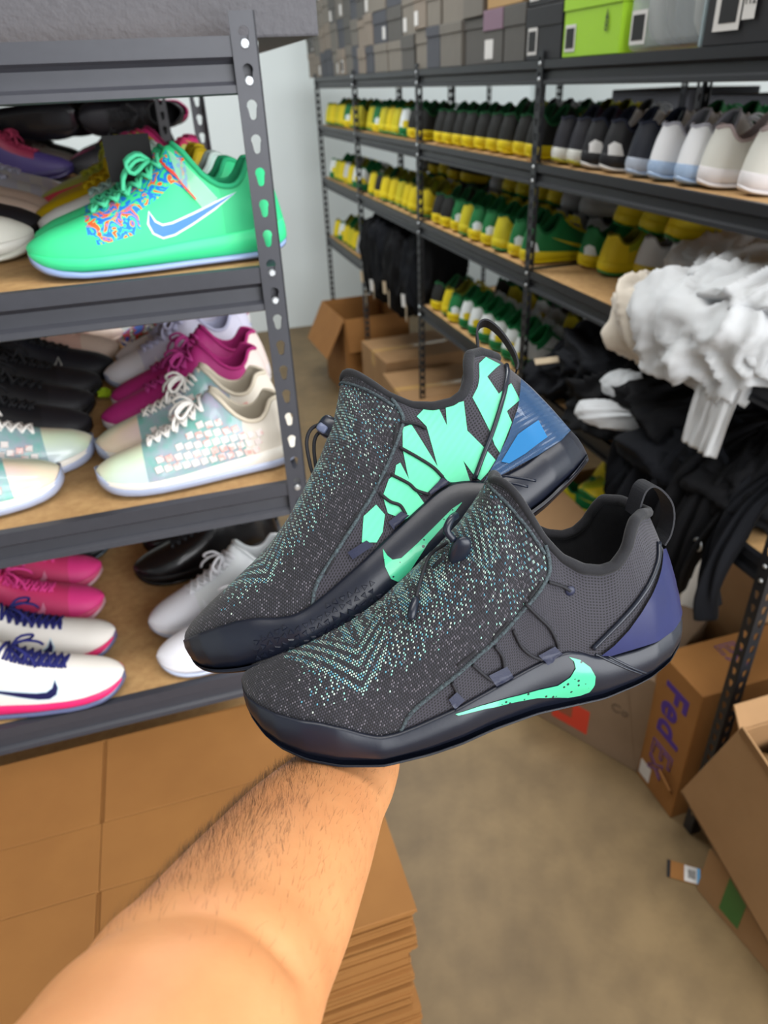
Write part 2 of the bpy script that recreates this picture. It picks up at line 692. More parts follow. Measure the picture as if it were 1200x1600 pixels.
def decal_mesh(name, poly, bvh, off, m, side=-1, res=.003, reach=.3):
    """a thin patch of outline poly (x, z) laid on the side of a shoe"""
    bd = densify(poly, res)
    xs = [p[0] for p in bd]
    zs = [p[1] for p in bd]
    pts = [Vector(p) for p in bd]
    nb = len(pts)
    gx = np.arange(min(xs), max(xs), res)
    gz = np.arange(min(zs), max(zs), res)
    for a in gx:
        for b in gz:
            if inside(bd, a, b):
                if min((a - p[0]) ** 2 + (b - p[1]) ** 2 for p in bd) > (.55 * res) ** 2:
                    pts.append(Vector((a, b)))
    edges = [(i, (i + 1) % nb) for i in range(nb)]
    V, E_, F, *_ = delaunay_2d_cdt(pts, edges, [], 1, 1e-7)
    out = []
    for v in V:
        h, nrm, _, _ = bvh.ray_cast(Vector((v[0], side * reach, v[1])), Vector((0, -side, 0)))
        if h is None:
            h, nrm, _, _ = bvh.find_nearest(Vector((v[0], side * .02, v[1])))
        if nrm[1] * side < 0:
            nrm = -nrm
        out.append(h + nrm * off)
    faces = [tuple(f) if side < 0 else tuple(f)[::-1] for f in F]
    return mk_mesh(name, out, faces, m)


def surf_path(pts, bvh, off, side=-1, n=24, smooth=True):
    P = smooth_path([(p[0], p[1]) for p in pts], n) if smooth and len(pts) > 2 else densify_open(pts, n)
    out = []
    for x, z in P:
        h, nrm, _, _ = bvh.ray_cast(Vector((x, side * .3, z)), Vector((0, -side, 0)))
        if h is None:
            h, nrm, _, _ = bvh.find_nearest(Vector((x, side * .03, z)))
        if nrm[1] * side < 0:
            nrm = -nrm
        out.append(h + nrm * off)
    return out


def densify_open(pts, n):
    P = np.array(pts, float)
    d = np.r_[0, np.cumsum(np.linalg.norm(np.diff(P, axis=0), axis=1))]
    t = np.linspace(0, d[-1], n)
    return [(np.interp(a, d, P[:, 0]), np.interp(a, d, P[:, 1])) for a in t]

# ------------------------------------------------------------------ the two held shoes
def nmath(nt, op, a, b=None, clamp=False):
    n = nt.nodes.new('ShaderNodeMath')
    n.operation = op
    n.use_clamp = clamp
    for i, v in enumerate((a, b)):
        if v is None:
            continue
        if isinstance(v, (int, float)):
            n.inputs[i].default_value = v
        else:
            nt.links.new(v, n.inputs[i])
    return n.outputs[0]


def nmix(nt, f, a, b):
    n = nt.nodes.new('ShaderNodeMix')
    n.data_type = 'RGBA'
    for k, v in (('Factor', f), ('A', a), ('B', b)):
        if isinstance(v, (int, float)):
            n.inputs[k].default_value = v
        elif isinstance(v, tuple):
            n.inputs[k].default_value = v
        else:
            nt.links.new(v, n.inputs[k])
    return n.outputs['Result']


def knit_material():
    m = bpy.data.materials.new('flecked_knit')
    m.use_nodes = True
    nt = m.node_tree
    b = nt.nodes['Principled BSDF']
    b.inputs['Roughness'].default_value = 0.75
    b.inputs['Specular IOR Level'].default_value = 0.35
    b.inputs['Sheen Weight'].default_value = 0.15
    uv = nt.nodes.new('ShaderNodeUVMap')
    uv.uv_map = 'UVMap'
    sp = nt.nodes.new('ShaderNodeSeparateXYZ')
    nt.links.new(uv.outputs[0], sp.inputs[0])
    pitch = 0.0017
    cu = nmath(nt, 'DIVIDE', sp.outputs[0], pitch)
    cv = nmath(nt, 'DIVIDE', sp.outputs[1], pitch)
    rowv = nmath(nt, 'FLOOR', cv)
    par = nmath(nt, 'MODULO', rowv, 2.0)
    cu2 = nmath(nt, 'ADD', cu, nmath(nt, 'MULTIPLY', par, 0.5))
    idu = nmath(nt, 'FLOOR', cu2)
    fx = nmath(nt, 'SUBTRACT', nmath(nt, 'FRACT', cu2), 0.5)
    fy = nmath(nt, 'SUBTRACT', nmath(nt, 'FRACT', cv), 0.5)
    fx2 = nmath(nt, 'MULTIPLY', fx, 1.15)
    d = nmath(nt, 'SQRT', nmath(nt, 'ADD', nmath(nt, 'MULTIPLY', fx2, fx2), nmath(nt, 'MULTIPLY', fy, fy)))
    dome = nmath(nt, 'SUBTRACT', 1.0, nmath(nt, 'MULTIPLY', d, 1.9), clamp=True)
    cmb = nt.nodes.new('ShaderNodeCombineXYZ')
    nt.links.new(idu, cmb.inputs[0])
    nt.links.new(rowv, cmb.inputs[1])
    wnz = nt.nodes.new('ShaderNodeTexWhiteNoise')
    wnz.noise_dimensions = '2D'
    nt.links.new(cmb.outputs[0], wnz.inputs['Vector'])
    r1 = wnz.outputs['Value']
    spc = nt.nodes.new('ShaderNodeSeparateColor')
    nt.links.new(wnz.outputs['Color'], spc.inputs[0])
    r2, r3 = spc.outputs[1], spc.outputs[2]
    at = nt.nodes.new('ShaderNodeAttribute')
    at.attribute_name = 'mask'
    sm = nt.nodes.new('ShaderNodeSeparateColor')
    nt.links.new(at.outputs['Color'], sm.inputs[0])
    ph = nt.nodes.new('ShaderNodeAttribute')
    ph.attribute_name = 'cphase'
    stripe = nmath(nt, 'LESS_THAN', nmath(nt, 'FRACT', ph.outputs['Fac']), 0.5)
    prob = nmath(nt, 'ADD', sm.outputs[0], nmath(nt, 'MULTIPLY', nmath(nt, 'MULTIPLY', stripe, sm.outputs[1]), 0.85))
    fleck = nmath(nt, 'LESS_THAN', r1, prob)
    lat = nmath(nt, 'LESS_THAN', nmath(nt, 'MODULO', nmath(nt, 'ADD', idu, rowv), 2.0), 0.5)
    fleck = nmath(nt, 'MULTIPLY', fleck, nmath(nt, 'MAXIMUM', lat, nmath(nt, 'MULTIPLY', stripe, nmath(nt, 'GREATER_THAN', sm.outputs[1], 0.2))))
    fleck = nmath(nt, 'MULTIPLY', fleck, nmath(nt, 'SUBTRACT', 1.0, sm.outputs[2]))
    shape = nmath(nt, 'GREATER_THAN', dome, 0.34)
    fl = nmath(nt, 'MULTIPLY', fleck, shape)
    fcol = nmix(nt, r2, lin('#7cc4ba'), lin('#c9d6cc'))
    fcol = nmix(nt, nmath(nt, 'GREATER_THAN', r3, 0.72), fcol, lin('#5596ad'))
    # plain threads
    thr = nmix(nt, r3, lin('#29282f'), lin('#393741'))
    base = nmix(nt, nmath(nt, 'MULTIPLY', dome, 1.5, clamp=True), lin('#0e0e14'), thr)
    base = nmix(nt, nmath(nt, 'MULTIPLY', nmath(nt, 'GREATER_THAN', r2, 0.80), shape), base, lin('#5f5b64'))
    knit = nmix(nt, fl, base, fcol)
    # open mesh of the quarter: square lattice with dark holes
    qx = nmath(nt, 'FRACT', nmath(nt, 'DIVIDE', sp.outputs[0], 0.0021))
    qy = nmath(nt, 'FRACT', nmath(nt, 'DIVIDE', sp.outputs[1], 0.0019))
    hx = nmath(nt, 'LESS_THAN', nmath(nt, 'ABSOLUTE', nmath(nt, 'SUBTRACT', qx, 0.5)), 0.30)
    hy = nmath(nt, 'LESS_THAN', nmath(nt, 'ABSOLUTE', nmath(nt, 'SUBTRACT', qy, 0.5)), 0.26)
    hole = nmath(nt, 'MULTIPLY', hx, hy)
    quart = nmix(nt, hole, lin('#33313a'), lin('#0d0d11'))
    col = nmix(nt, sm.outputs[2], knit, quart)
    nt.links.new(col, b.inputs['Base Color'])
    hgt = nmath(nt, 'ADD', nmath(nt, 'MULTIPLY', dome, nmath(nt, 'SUBTRACT', 1.0, sm.outputs[2])),
                nmath(nt, 'MULTIPLY', nmath(nt, 'SUBTRACT', 1.0, hole), sm.outputs[2]))
    bp = nt.nodes.new('ShaderNodeBump')
    bp.inputs['Strength'].default_value = 0.55
    bp.inputs['Distance'].default_value = 0.0007
    nt.links.new(hgt, bp.inputs['Height'])
    nt.links.new(bp.outputs['Normal'], b.inputs['Normal'])
    return m


def wave_mat(name, color, rough, scale, strength, dist, axis='Z', alpha=1.0, speck=False, coat=0.0, rot=0.0):
    """plain colour with fine parallel ridges (object space) and optional dark speckles"""
    m = mat(name, color, rough, alpha=alpha, coat=coat)
    nt = m.node_tree
    b = nt.nodes['Principled BSDF']
    tc = nt.nodes.new('ShaderNodeTexCoord')
    if scale:
        mp = nt.nodes.new('ShaderNodeMapping')
        mp.inputs['Rotation'].default_value = (0, rot, 0)
        nt.links.new(tc.outputs['Object'], mp.inputs['Vector'])
        w = nt.nodes.new('ShaderNodeTexWave')
        w.bands_direction = axis
        w.inputs['Scale'].default_value = scale
        nt.links.new(mp.outputs[0], w.inputs['Vector'])
        bp = nt.nodes.new('ShaderNodeBump')
        bp.inputs['Strength'].default_value = strength
        bp.inputs['Distance'].default_value = dist
        nt.links.new(w.outputs['Fac'], bp.inputs['Height'])
        nt.links.new(bp.outputs['Normal'], b.inputs['Normal'])
    if speck:
        v = nt.nodes.new('ShaderNodeTexVoronoi')
        v.inputs['Scale'].default_value = 420
        nt.links.new(tc.outputs['Object'], v.inputs['Vector'])
        sp = nt.nodes.new('ShaderNodeSeparateColor')
        nt.links.new(v.outputs['Color'], sp.inputs[0])
        rad = nmath(nt, 'MULTIPLY', nmath(nt, 'SUBTRACT', sp.outputs[0], 0.55), 0.95)
        dot = nmath(nt, 'LESS_THAN', v.outputs['Distance'], rad)
        nt.links.new(nmix(nt, dot, lin(color), lin('#16302f')), b.inputs['Base Color'])
    return m


M_KNIT = knit_material()
M_LINING = mat('black_lining', '#17171c', 0.9, bump=(900, .4, .0006), sheen=.1)
M_RUBBER = mat('navy_rubber', '#111522', 0.36, spec=.5, noise=.35, color2='#181d2c', nscale=25, bump=(500, .12, .0004))
M_MINT = wave_mat('mint_print', '#5fd0a2', 0.5, 75, .25, .0006, 'Z', rot=.5)
M_MINTGLOSS = wave_mat('mint_speckled_print', '#47bf91', 0.3, 0, 0, 0, speck=True, coat=.3)
M_STRAP = mat('navy_webbing', '#1a1f38', 0.45, bump=(700, .2, .0004))
M_CORD = mat('black_cord', '#16161d', 0.7, bump=(1500, .5, .0005))
M_PIPE = mat('knit_edge', '#24242c', 0.8, bump=(1500, .8, .0008), noise=.6, color2='#5f7478', nscale=700)
M_TOGGLE = mat('black_plastic', '#171c29', 0.3)
M_COUNTER = {'low': mat('navy_translucent_plastic', '#1b2152', 0.34, spec=.35, noise=.5, color2='#12173a', nscale=30),
             'up': wave_mat('blue_translucent_plastic', '#23466c', 0.2, 95, .3, .0006, 'Z', alpha=.72, coat=.5, rot=.1)}
M_BLUEPATCH = mat('bright_blue_print', '#0f6398', 0.35)

POSE = {   # shoe frame -> world
    'low': [[0.96275, 0.15397, -0.00628, -0.02111], [-0.14819, 0.93595, 0.22947, 0.33354], [0.04226, -0.22563, 0.94759, 1.3993], [0.0, 0.0, 0.0, 1.0]],
    'up': [[0.97471, 0.30205, -0.24739, -0.04422], [-0.05986, 0.77305, 0.70803, 0.38561], [0.38581, -0.64316, 0.73484, 1.38609], [0.0, 0.0, 0.0, 1.0]],
}

BOOTIE = [(.2134, .1085), (.2140, .094), (.2080, .085), (.1969, .0745), (.1795, .060), (.1634, .0495), (.1457, .0385), (.1281, .0280), (.1191, .0212), (.1125, .0115)]


def hero_upper(name, last, parent):
    n, m = 230, 64
    xs, g = last.upper(n, m)
    wcs = last.wc(xs)
    V, F, idx = two_sided(xs, g, merge_top=wcs <= .0005)
    me = mk_mesh(name, V, F, [M_KNIT, M_LINING])
    U = np.zeros(len(V))
    VV = np.zeros(len(V))
    for s in (0, 1):
        G = g[s]
        seg = np.linalg.norm(np.diff(G, axis=1), axis=2)
        arc = np.concatenate([np.cumsum(seg[:, ::-1], axis=1)[:, ::-1], np.zeros((n, 1))], axis=1)
        # stitch columns follow the slope of the vamp
        tops = G[:, -1]
        topl = np.r_[0, np.cumsum(np.linalg.norm(np.diff(G[:, m // 2], axis=0), axis=1))]
        for i in range(n):
            U[idx[s][i]] = topl[i]
            VV[idx[s][i]] = arc[i]
    uvl = me.uv_layers.new(name='UVMap')
    li = np.zeros(len(me.loops), dtype=np.int32)
    me.loops.foreach_get('vertex_index', li)
    uvl.data.foreach_set('uv', np.stack([U[li], VV[li]], 1).ravel())
    P = np.array(V)
    bx = np.array([p[0] for p in BOOTIE])[::-1]
    bz = np.array([p[1] for p in BOOTIE])[::-1]
    order = np.argsort(bz)
    xb = np.interp(P[:, 2], bz[order], bx[order])
    quarter = ((P[:, 0] > xb) & (P[:, 2] < .1085)) | (P[:, 0] > .2135)
    # fleck density
    x = P[:, 0]
    dens = .80 * sstep(.052, .078, x) * (1 - sstep(.040, .062, VV) * (1 - .5 * sstep(.15, .19, x)))
    dens *= np.where(x > .15, .72, .95)
    # chevrons round the toe box, apex on each flank
    a = (x - .094)
    bb = .046 - VV
    c = np.where(a < 0, bb - 1.05 * (-a), bb - .9 * a)
    chev = (a > -.046) & (a < .018) & (c > -.008) & (c < .024)
    phase = c / .0080
    ribs = (x > .080) & (x < .128) & (VV < .042) & (c > .024)
    phase = np.where(ribs, (x - .22 * VV) / .0085, phase)
    wgt = np.where(chev, 1.0, np.where(ribs, 1.0 - .5 * sstep(.105, .128, x), 0))
    # striped triangle below the tongue top
    tri = (x > .157 + .45 * VV) & (x < .180 + .12 * VV) & (VV < .044)
    phase = np.where(tri, x / .0034, phase)
    wgt = np.where(tri, 1.2, wgt)
    few = (~tri) & (~ribs) & (~chev) & (x > .12) & (x < .158) & (VV < .030)
    phase = np.where(few, (x - .1 * VV) / .0115 + .3, phase)
    wgt = np.where(few, .30, wgt)
    dens = np.where(chev | tri, .12, np.where(ribs, .30, dens))
    dens = np.where((x > .193), dens * .8, dens)
    tip = (x > .187) & (P[:, 2] > np.interp(x, [.187, .196, .2053, .2122, .215], [.1432, .1317, .1168, .1031, .095])) & (x < .2145)
    dens = np.where(tip, 0, dens)
    wgt = np.where(tip, 0, wgt)
    cols = np.stack([dens, wgt, quarter.astype(float), np.ones(len(x))], 1).astype(np.float32)
    at = me.color_attributes.new('mask', 'FLOAT_COLOR', 'POINT')
    at.data.foreach_set('color', cols.ravel())
    ap = me.attributes.new('cphase', 'FLOAT', 'POINT')
    ap.data.foreach_set('value', phase.astype(np.float32))
    o = link_obj(name, me, parent)
    sol = o.modifiers.new('thickness', 'SOLIDIFY')
    sol.thickness = .0035
    sol.offset = -1
    sol.material_offset = 1
    sol.material_offset_rim = 1
    return o, V, F, g, wcs


def ribbon_mesh(name, pts, width, m, thick=.0012):
    n = len(pts)
    V, F = [], []
    P = [np.array(p, float) for p in pts]
    for i in range(n):
        t = P[min(i + 1, n - 1)] - P[max(i - 1, 0)]
        t /= np.linalg.norm(t)
        nn = np.array([t[2], 0, -t[0]])
        for dy, dn in ((-1, 1), (1, 1), (1, -1), (-1, -1)):
            V.append(P[i] + np.array([0, dy * width / 2, 0]) + nn * dn * thick / 2)
    for i in range(n - 1):
        for k in range(4):
            F.append((i * 4 + k, i * 4 + (k + 1) % 4, (i + 1) * 4 + (k + 1) % 4, (i + 1) * 4 + k))
    F += [(0, 1, 2, 3), tuple((n - 1) * 4 + k for k in (3, 2, 1, 0))]
    return mk_mesh(name, V, F, m, smooth=False)


def blob_mesh(name, c, r, m, rot=None, p=1.0, seg=16):
    """rounded body: super-ellipsoid of half sizes r"""
    V, F = [], []
    R = rot if rot is not None else Matrix.Identity(3)
    n1, n2 = seg // 2 + 1, seg
    sg = lambda v: math.copysign(abs(v) ** p, v)
    for i in range(n1):
        a = -math.pi / 2 + math.pi * i / (n1 - 1)
        for j in range(n2):
            b = 2 * math.pi * j / n2
            v = Vector((r[0] * sg(math.cos(a)) * sg(math.cos(b)), r[1] * sg(math.cos(a)) * sg(math.sin(b)), r[2] * sg(math.sin(a))))
            V.append(Vector(c) + R @ v)
    for i in range(n1 - 1):
        for j in range(n2):
            F.append((i * n2 + j, i * n2 + (j + 1) % n2, (i + 1) * n2 + (j + 1) % n2, (i + 1) * n2 + j))
    return mk_mesh(name, V, F, m)


HERO = {
    'low': dict(
        swoosh=[(.1464, .0187), (.1623, .0204), (.1803, .0214), (.2002, .0215), (.2122, .0211), (.2203, .0250), (.2243, .0302), (.2236, .0349), (.2206, .0385),
                (.2277, .0348), (.2340, .0284), (.2372, .0214), (.2368, .0154), (.2339, .0098), (.2280, .0082), (.2198, .0089), (.2098, .0126), (.1988, .0158),
                (.1841, .0173), (.1645, .0180), (.1481, .0175)],
        counter=[(.2419, .0338), (.2506, .0388), (.2605, .0470), (.2685, .0559), (.2759, .0654), (.2828, .0739), (.2885, .0819), (.2922, .0868), (.2972, .0840),
                 (.3010, .0679), (.3050, .0575), (.3080, .0476), (.3095, .0401), (.2934, .0365), (.2830, .0345), (.2704, .0335), (.2585, .0328), (.2487, .0321)],
        cable=[(.2367, .0391), (.2440, .0449), (.2547, .0532), (.2647, .0615), (.2730, .0699), (.2809, .0782), (.2871, .0853), (.2905, .0915)],
        straps=[[(.2012, .0437), (.2119, .0474), (.2170, .0406), (.2060, .0369)], [(.1692, .0377), (.1810, .0409), (.1849, .0324), (.1736, .0291)],
                [(.1436, .0278), (.1489, .0318), (.1531, .0255), (.1466, .0208)]],
        cables=[[(.1965, .0768), (.2030, .0684), (.2099, .0593), (.2139, .0490), (.2144, .0452)], [(.1874, .0622), (.1915, .0511), (.1974, .0439), (.2037, .0396)],
                [(.1753, .0545), (.1790, .0473), (.1797, .0385)], [(.1605, .0460), (.1661, .0390), (.1713, .0331)], [(.1471, .0373), (.1495, .0300)],
                [(.2120, .0870), (.2201, .0829), (.2249, .0791)]],
        slots=[[(.1991, .0794), (.2078, .0883)], [(.1747, .0591), (.1850, .0674)], [(.1512, .0469), (.1638, .0535)]],
        notches=[[(.2395, .0335), (.2422, .0325), (.2714, .0128)], [(.2440, .0335), (.2485, .0309), (.2748, .0121)]],
        pull=[(.2800, .108), (.2835, .1195), (.2862, .1250), (.2905, .1272), (.2961, .1240), (.3025, .1153), (.3045, .1050), (.3025, .0935), (.2985, .0865)],
        pull_w=.017),
    'up': dict(
        swoosh=[(.1658, .0235), (.1622, .0134), (.1620, .0056), (.1647, .0023), (.1705, .0026), (.1788, .0075), (.1917, .0147), (.2060, .0202), (.2216, .0275),
                (.2140, .0266), (.2001, .0220), (.1862, .0174), (.1730, .0137), (.1680, .0151), (.1664, .0186)],
        counter=[(.2399, .0336), (.2516, .0412), (.2656, .0515), (.2799, .0656), (.2930, .0838), (.2958, .0733), (.2988, .0625), (.3020, .0490), (.3045, .0390),
                 (.2936, .0348), (.2767, .0327), (.2624, .0323), (.2466, .0317)],
        cable=[(.2346, .0370), (.2467, .0480), (.2603, .0601), (.2751, .0754), (.2865, .0896), (.2915, .0985)],
        straps=[[(.2060, .0422), (.2172, .0465), (.2212, .0407), (.2069, .0387)], [(.1755, .0366), (.1855, .0391), (.1896, .0332), (.1766, .0306)],
                [(.1458, .0311), (.1591, .0325), (.1615, .0278), (.1468, .0259)]],
        cables=[[(.2030, .0760), (.2095, .0656), (.2154, .0552), (.2180, .0467)], [(.1905, .0630), (.1975, .0529), (.1999, .0467), (.2054, .0411)],
                [(.1790, .0555), (.1824, .0478), (.1868, .0428), (.1873, .0363)], [(.2110, .0908), (.2191, .0848), (.2229, .0797)]],
        slots=[[(.2003, .0785), (.2084, .0913)], [(.1775, .0584), (.1890, .0649)], [(.1279, .0259), (.1375, .0328)], [(.1505, .0449), (.1618, .0501)]],
        notches=[[(.2395, .0335), (.2457, .0304), (.2614, .0180)], [(.2440, .0345), (.2520, .0304), (.2674, .0190)]],
        letters=[
            [(.2105, .0869), (.2163, .0866), (.2186, .0479), (.2141, .0455), (.2054, .0425), (.2015, .0430), (.1975, .0480), (.2002, .0600), (.2040, .0735)],
            [(.1880, .0608), (.1926, .0620), (.1960, .0668), (.1990, .0670), (.1991, .0478), (.2005, .0372), (.1950, .0335), (.1850, .0340), (.1780, .0420), (.1800, .0530)],
            [(.2218, .0897), (.2301, .0928), (.2364, .0893), (.2356, .0752), (.2409, .0872), (.2522, .0845), (.2452, .0664), (.2494, .0517), (.2519, .0418), (.2440, .0370),
             (.2377, .0347), (.2358, .0378), (.2340, .0504), (.2317, .0368), (.2199, .0423), (.2176, .0513), (.2241, .0806)],
            [(.2736, .1040), (.2810, .1080), (.2879, .1001), (.2735, .0930), (.2741, .0790), (.2780, .0805), (.2857, .0831), (.2845, .0700), (.2730, .0664), (.2723, .0585),
             (.2563, .0446), (.2559, .0506), (.2574, .0601), (.2581, .0747), (.2582, .0842), (.2646, .0890), (.2690, .0950)],
            [(.1640, .0470), (.1740, .0500), (.1760, .0420), (.1700, .0330), (.1640, .0290), (.1560, .0330)]],
        blue=[(.2710, .0496), (.2867, .0524), (.2864, .0403), (.2697, .0370), (.2577, .0360), (.2539, .0391)],
        pull=[(.2790, .112), (.2840, .1230), (.2875, .1312), (.2921, .1346), (.2970, .1325), (.3010, .1220), (.3022, .1068), (.3005, .0973), (.2975, .0935)],
        pull_w=.013)}


def hero_shoe(kind, label):
    H = HERO[kind]
    root = thing('basketball_shoe', label, 'shoe')
    d = dict(BASE)
    d['toe_skew'] = .003 if kind == 'low' else -.003
    last = Last(d)
    up, V, F, g, wcs = hero_upper('upper', last, root)
    tag(up, 'dark knit upper with teal flecks')
    xs, gs = last.sole(150)
    V2, F2, _ = two_sided(xs, gs)
    sole = link_obj('midsole', mk_mesh('midsole', V2, F2, M_RUBBER), root)
    tag(sole, 'navy rubber midsole')
    bup = BVHTree.FromPolygons([Vector(v) for v in V], F)
    bso = BVHTree.FromPolygons([Vector(v) for v in V2], F2)
    both = BVHTree.FromPolygons([Vector(v) for v in V] + [Vector(v) for v in V2], F + [tuple(k + len(V) for k in f) for f in F2])
    # outsole
    lo = prof_fn([(a, b - .0028) for a, b in d['bot']], .008)
    hi = prof_fn([(a, b + .0012) for a, b in d['bot']], .008)
    xs3, g3 = last.sole(90, lo, hi, grow=-.0035, topclose=False)
    V3, F3, _ = two_sided(xs3, g3)
    link_obj('outsole', mk_mesh('outsole', V3, F3, M_RUBBER), root)
    # insole and padded collar rim
    xi = xs[(xs > .06) & (xs < .300)]
    wi = last.w(xi) * .84
    zi = last.mid(xi) * .0 + .026
    iv = [(x, -w, z) for x, w, z in zip(xi, wi, zi)] + [(x, w, z) for x, w, z in zip(xi, wi, zi)]
    k = len(xi)
    link_obj('insole', mk_mesh('insole', iv, [(i, i + 1, k + i + 1, k + i) for i in range(k - 1)], M_LINING), root)
    rim = rim_points(g, wcs)
    rim = [Vector(p) for p in rim]
    rr = [.0024 + .0012 * float(sstep(.215, .235, p[0])) for p in rim]
    rimo = link_obj('collar_rim', tube_mesh('collar_rim', [p + Vector((0, -.0016 if p[1] > 0 else .0016, 0)) for p in rim], rr, M_LINING, 10, closed=True), root)
    # stitched edge of the bootie, both flanks
    for side in (-1, 1):
        link_obj('bootie_edge', tube_mesh('bootie_edge', surf_path(BOOTIE, bup, .0001, side, 60), .0013, M_PIPE, 8), root)
    for side in (-1, 1):
        link_obj('tongue_hem', tube_mesh('tongue_hem', surf_path([(.1880, .1415), (.196, .1317), (.2053, .1168), (.2122, .1031)], bup, .0002, side, 30), .0011, M_PIPE, 7), root)
    # heel counter, swoosh, cable on both flanks
    for side in (-1, 1):
        c = link_obj('heel_counter', decal_mesh('heel_counter', H['counter'], bup, .0022, M_COUNTER[kind], side, .003), root)
        if kind == 'up':
            tag(c, 'translucent blue plastic heel counter')
        link_obj('tension_cable', tube_mesh('tension_cable', surf_path(H['cable'], both, .0012, side, 30), .0016, M_TOGGLE, 8), root)
        sw = link_obj('swoosh', decal_mesh('swoosh', H['swoosh'], bso, .0006, M_MINTGLOSS, side, .003), root)
        tag(sw, 'mint speckled swoosh')
        for s in H['straps']:
            link_obj('lace_loop', decal_mesh('lace_loop', s, both, .0022, M_STRAP, side, .002), root)
        for s in H['cables']:
            link_obj('lace_cord', tube_mesh('lace_cord', surf_path(s, both, .0011, side, 20), .0011, M_CORD, 7), root)
        for s in H['slots']:
            link_obj('slot', tube_mesh('slot', surf_path(s, bup, .0001, side, 8), .0010, M_LINING, 7), root)
        for s in H['notches']:
            link_obj('sole_groove', tube_mesh('sole_groove', surf_path(s, both, -.0001, side, 20), .0009, M_TOGGLE, 6), root)
    if kind == 'up':
        for s in H['letters']:
            o = link_obj('letter', decal_mesh('letter', s, bup, .0005, M_MINT, -1, .003), root)
        tag(o, 'mint block letters across the quarter')
        link_obj('blue_patch', decal_mesh('blue_patch', H['blue'], bup, .0030, M_BLUEPATCH, -1, .003), root)
    # pull tab
    link_obj('pull_tab', ribbon_mesh('pull_tab', smooth_path([(a, 0, b) for a, b in H['pull']], 26), H['pull_w'], M_CORD), root)
    if kind == 'low':
        def sp(x, z, off):
            return surf_path([(x, z), (x + 1e-4, z)], bup, off, -1, 2)[0]
        c = sp(.1655, .1068, .0035)
        R = Euler((math.radians(20), math.radians(18), 0)).to_matrix()
        tg = link_obj('lace_toggle', blob_mesh('lace_toggle', c, (.0062, .0035, .0105), M_TOGGLE, R, .75), root)
        stem = [c + Vector((-.0035, -.001, .008)), c + Vector((-.007, -.0015, .0145)), c + Vector((-.0035, .002, .0195)), c + Vector((.001, .008, .0195))]
        link_obj('toggle_stem', tube_mesh('toggle_stem', smooth_path(stem, 16), .0024, M_TOGGLE, 8), tg)
        link_obj('eyelet', blob_mesh('eyelet', sp(.2249, .0791, .0006), (.0032, .0012, .0032), M_STRAP), root)
        pth = [sp(.1610, .1085, .0035), sp(.1497, .0996, .0030), sp(.1410, .0909, .0022), sp(.1353, .0825, .0022)]
        cd = link_obj('cord_end', tube_mesh('cord_end', smooth_path(pth, 24), .0012, M_CORD, 8), root)
        link_obj('aglet', tube_mesh('aglet', [sp(.1353, .0825, .0022), sp(.1345, .0812, .0025), sp(.1315, .076, .003), sp(.1299, .073, .003), sp(.1294, .0722, .003)],
                                    [.0014, .0025, .0029, .0025, .001], M_TOGGLE, 10), cd)
        pl = [c + Vector((-.009, .004, -.004)), c + Vector((-.014, .008, -.010)), c + Vector((-.0165, .012, -.018))]
        link_obj('cord_loop', tube_mesh('cord_loop', smooth_path(pl, 12), .0013, M_CORD, 8), root)
    else:
        R = Euler((0, math.radians(-28), 0)).to_matrix()
        c = Vector((.1685, -.006, .1165))
        tg = link_obj('lace_toggle', blob_mesh('lace_toggle', c, (.0075, .007, .0085), M_TOGGLE, R, .6), root)
        link_obj('toggle_button', blob_mesh('toggle_button', c + Vector((-.0045, -.005, .001)), (.003, .003, .0038), mat('grey_plastic', '#59617a', .35), R, .5), tg)
        for k, (dy, pp) in enumerate(((-.008, [(.1643, .1219), (.1565, .1215), (.1500, .1147), (.1455, .1000), (.1445, .0935)]), (-.004, [(.1640, .1190), (.1570, .1165), (.1520, .1090), (.1470, .0950)]))):
            link_obj('cord_loop', tube_mesh('cord_loop', smooth_path([(a, dy, b) for a, b in pp], 22), .0013, M_CORD, 8), root)
        # raised wedges on the forefoot wall
        V4, F4 = [], []
        rr_ = random.Random(3)
        for ix in range(20):
            for iz in range(4):
                x = .062 + ix * .0048 + (.0024 if iz % 2 else 0)
                z = -.0046 + iz * .0042
                if z > float(last.mid(x)) - .006 or z < float(last.bot(x)) + .0022 or x > .152 or x < .066 + (z + .004) * .5:
                    continue
                h, nrm, _, _ = bso.ray_cast(Vector((x, -.3, z)), Vector((0, 1, 0)))
                if h is None:
                    continue
                ang = math.atan2(z - .004 * math.sin(x * 300), (x % .0145) - .007)
                tx = Vector((1, 0, 0)) - nrm * nrm[0]
                tx.normalize()
                tz = nrm.cross(tx)
                b0 = len(V4)
                for sc, off in ((1.0, -.0002), (.72, .0009)):
                    for q in range(3):
                        aa = ang + q * 2.094
                        V4.append(h + (tx * math.cos(aa) + tz * math.sin(aa)) * .0023 * sc + nrm * off)
                F4 += [(b0 + 3, b0 + 4, b0 + 5)] + [(b0 + q, b0 + (q + 1) % 3, b0 + 3 + (q + 1) % 3, b0 + 3 + q) for q in range(3)]
        tag(link_obj('tread_wedges', mk_mesh('tread_wedges', V4, F4, M_RUBBER, smooth=False), root), kind='stuff')
    root.matrix_world = Matrix(POSE[kind])
    return root


hero_low = hero_shoe('low', 'dark navy knit basketball shoe with reversed mint swoosh, resting on the open palm')
hero_up = hero_shoe('up', 'dark navy knit basketball shoe with large mint block letters, leaning on the other held shoe')

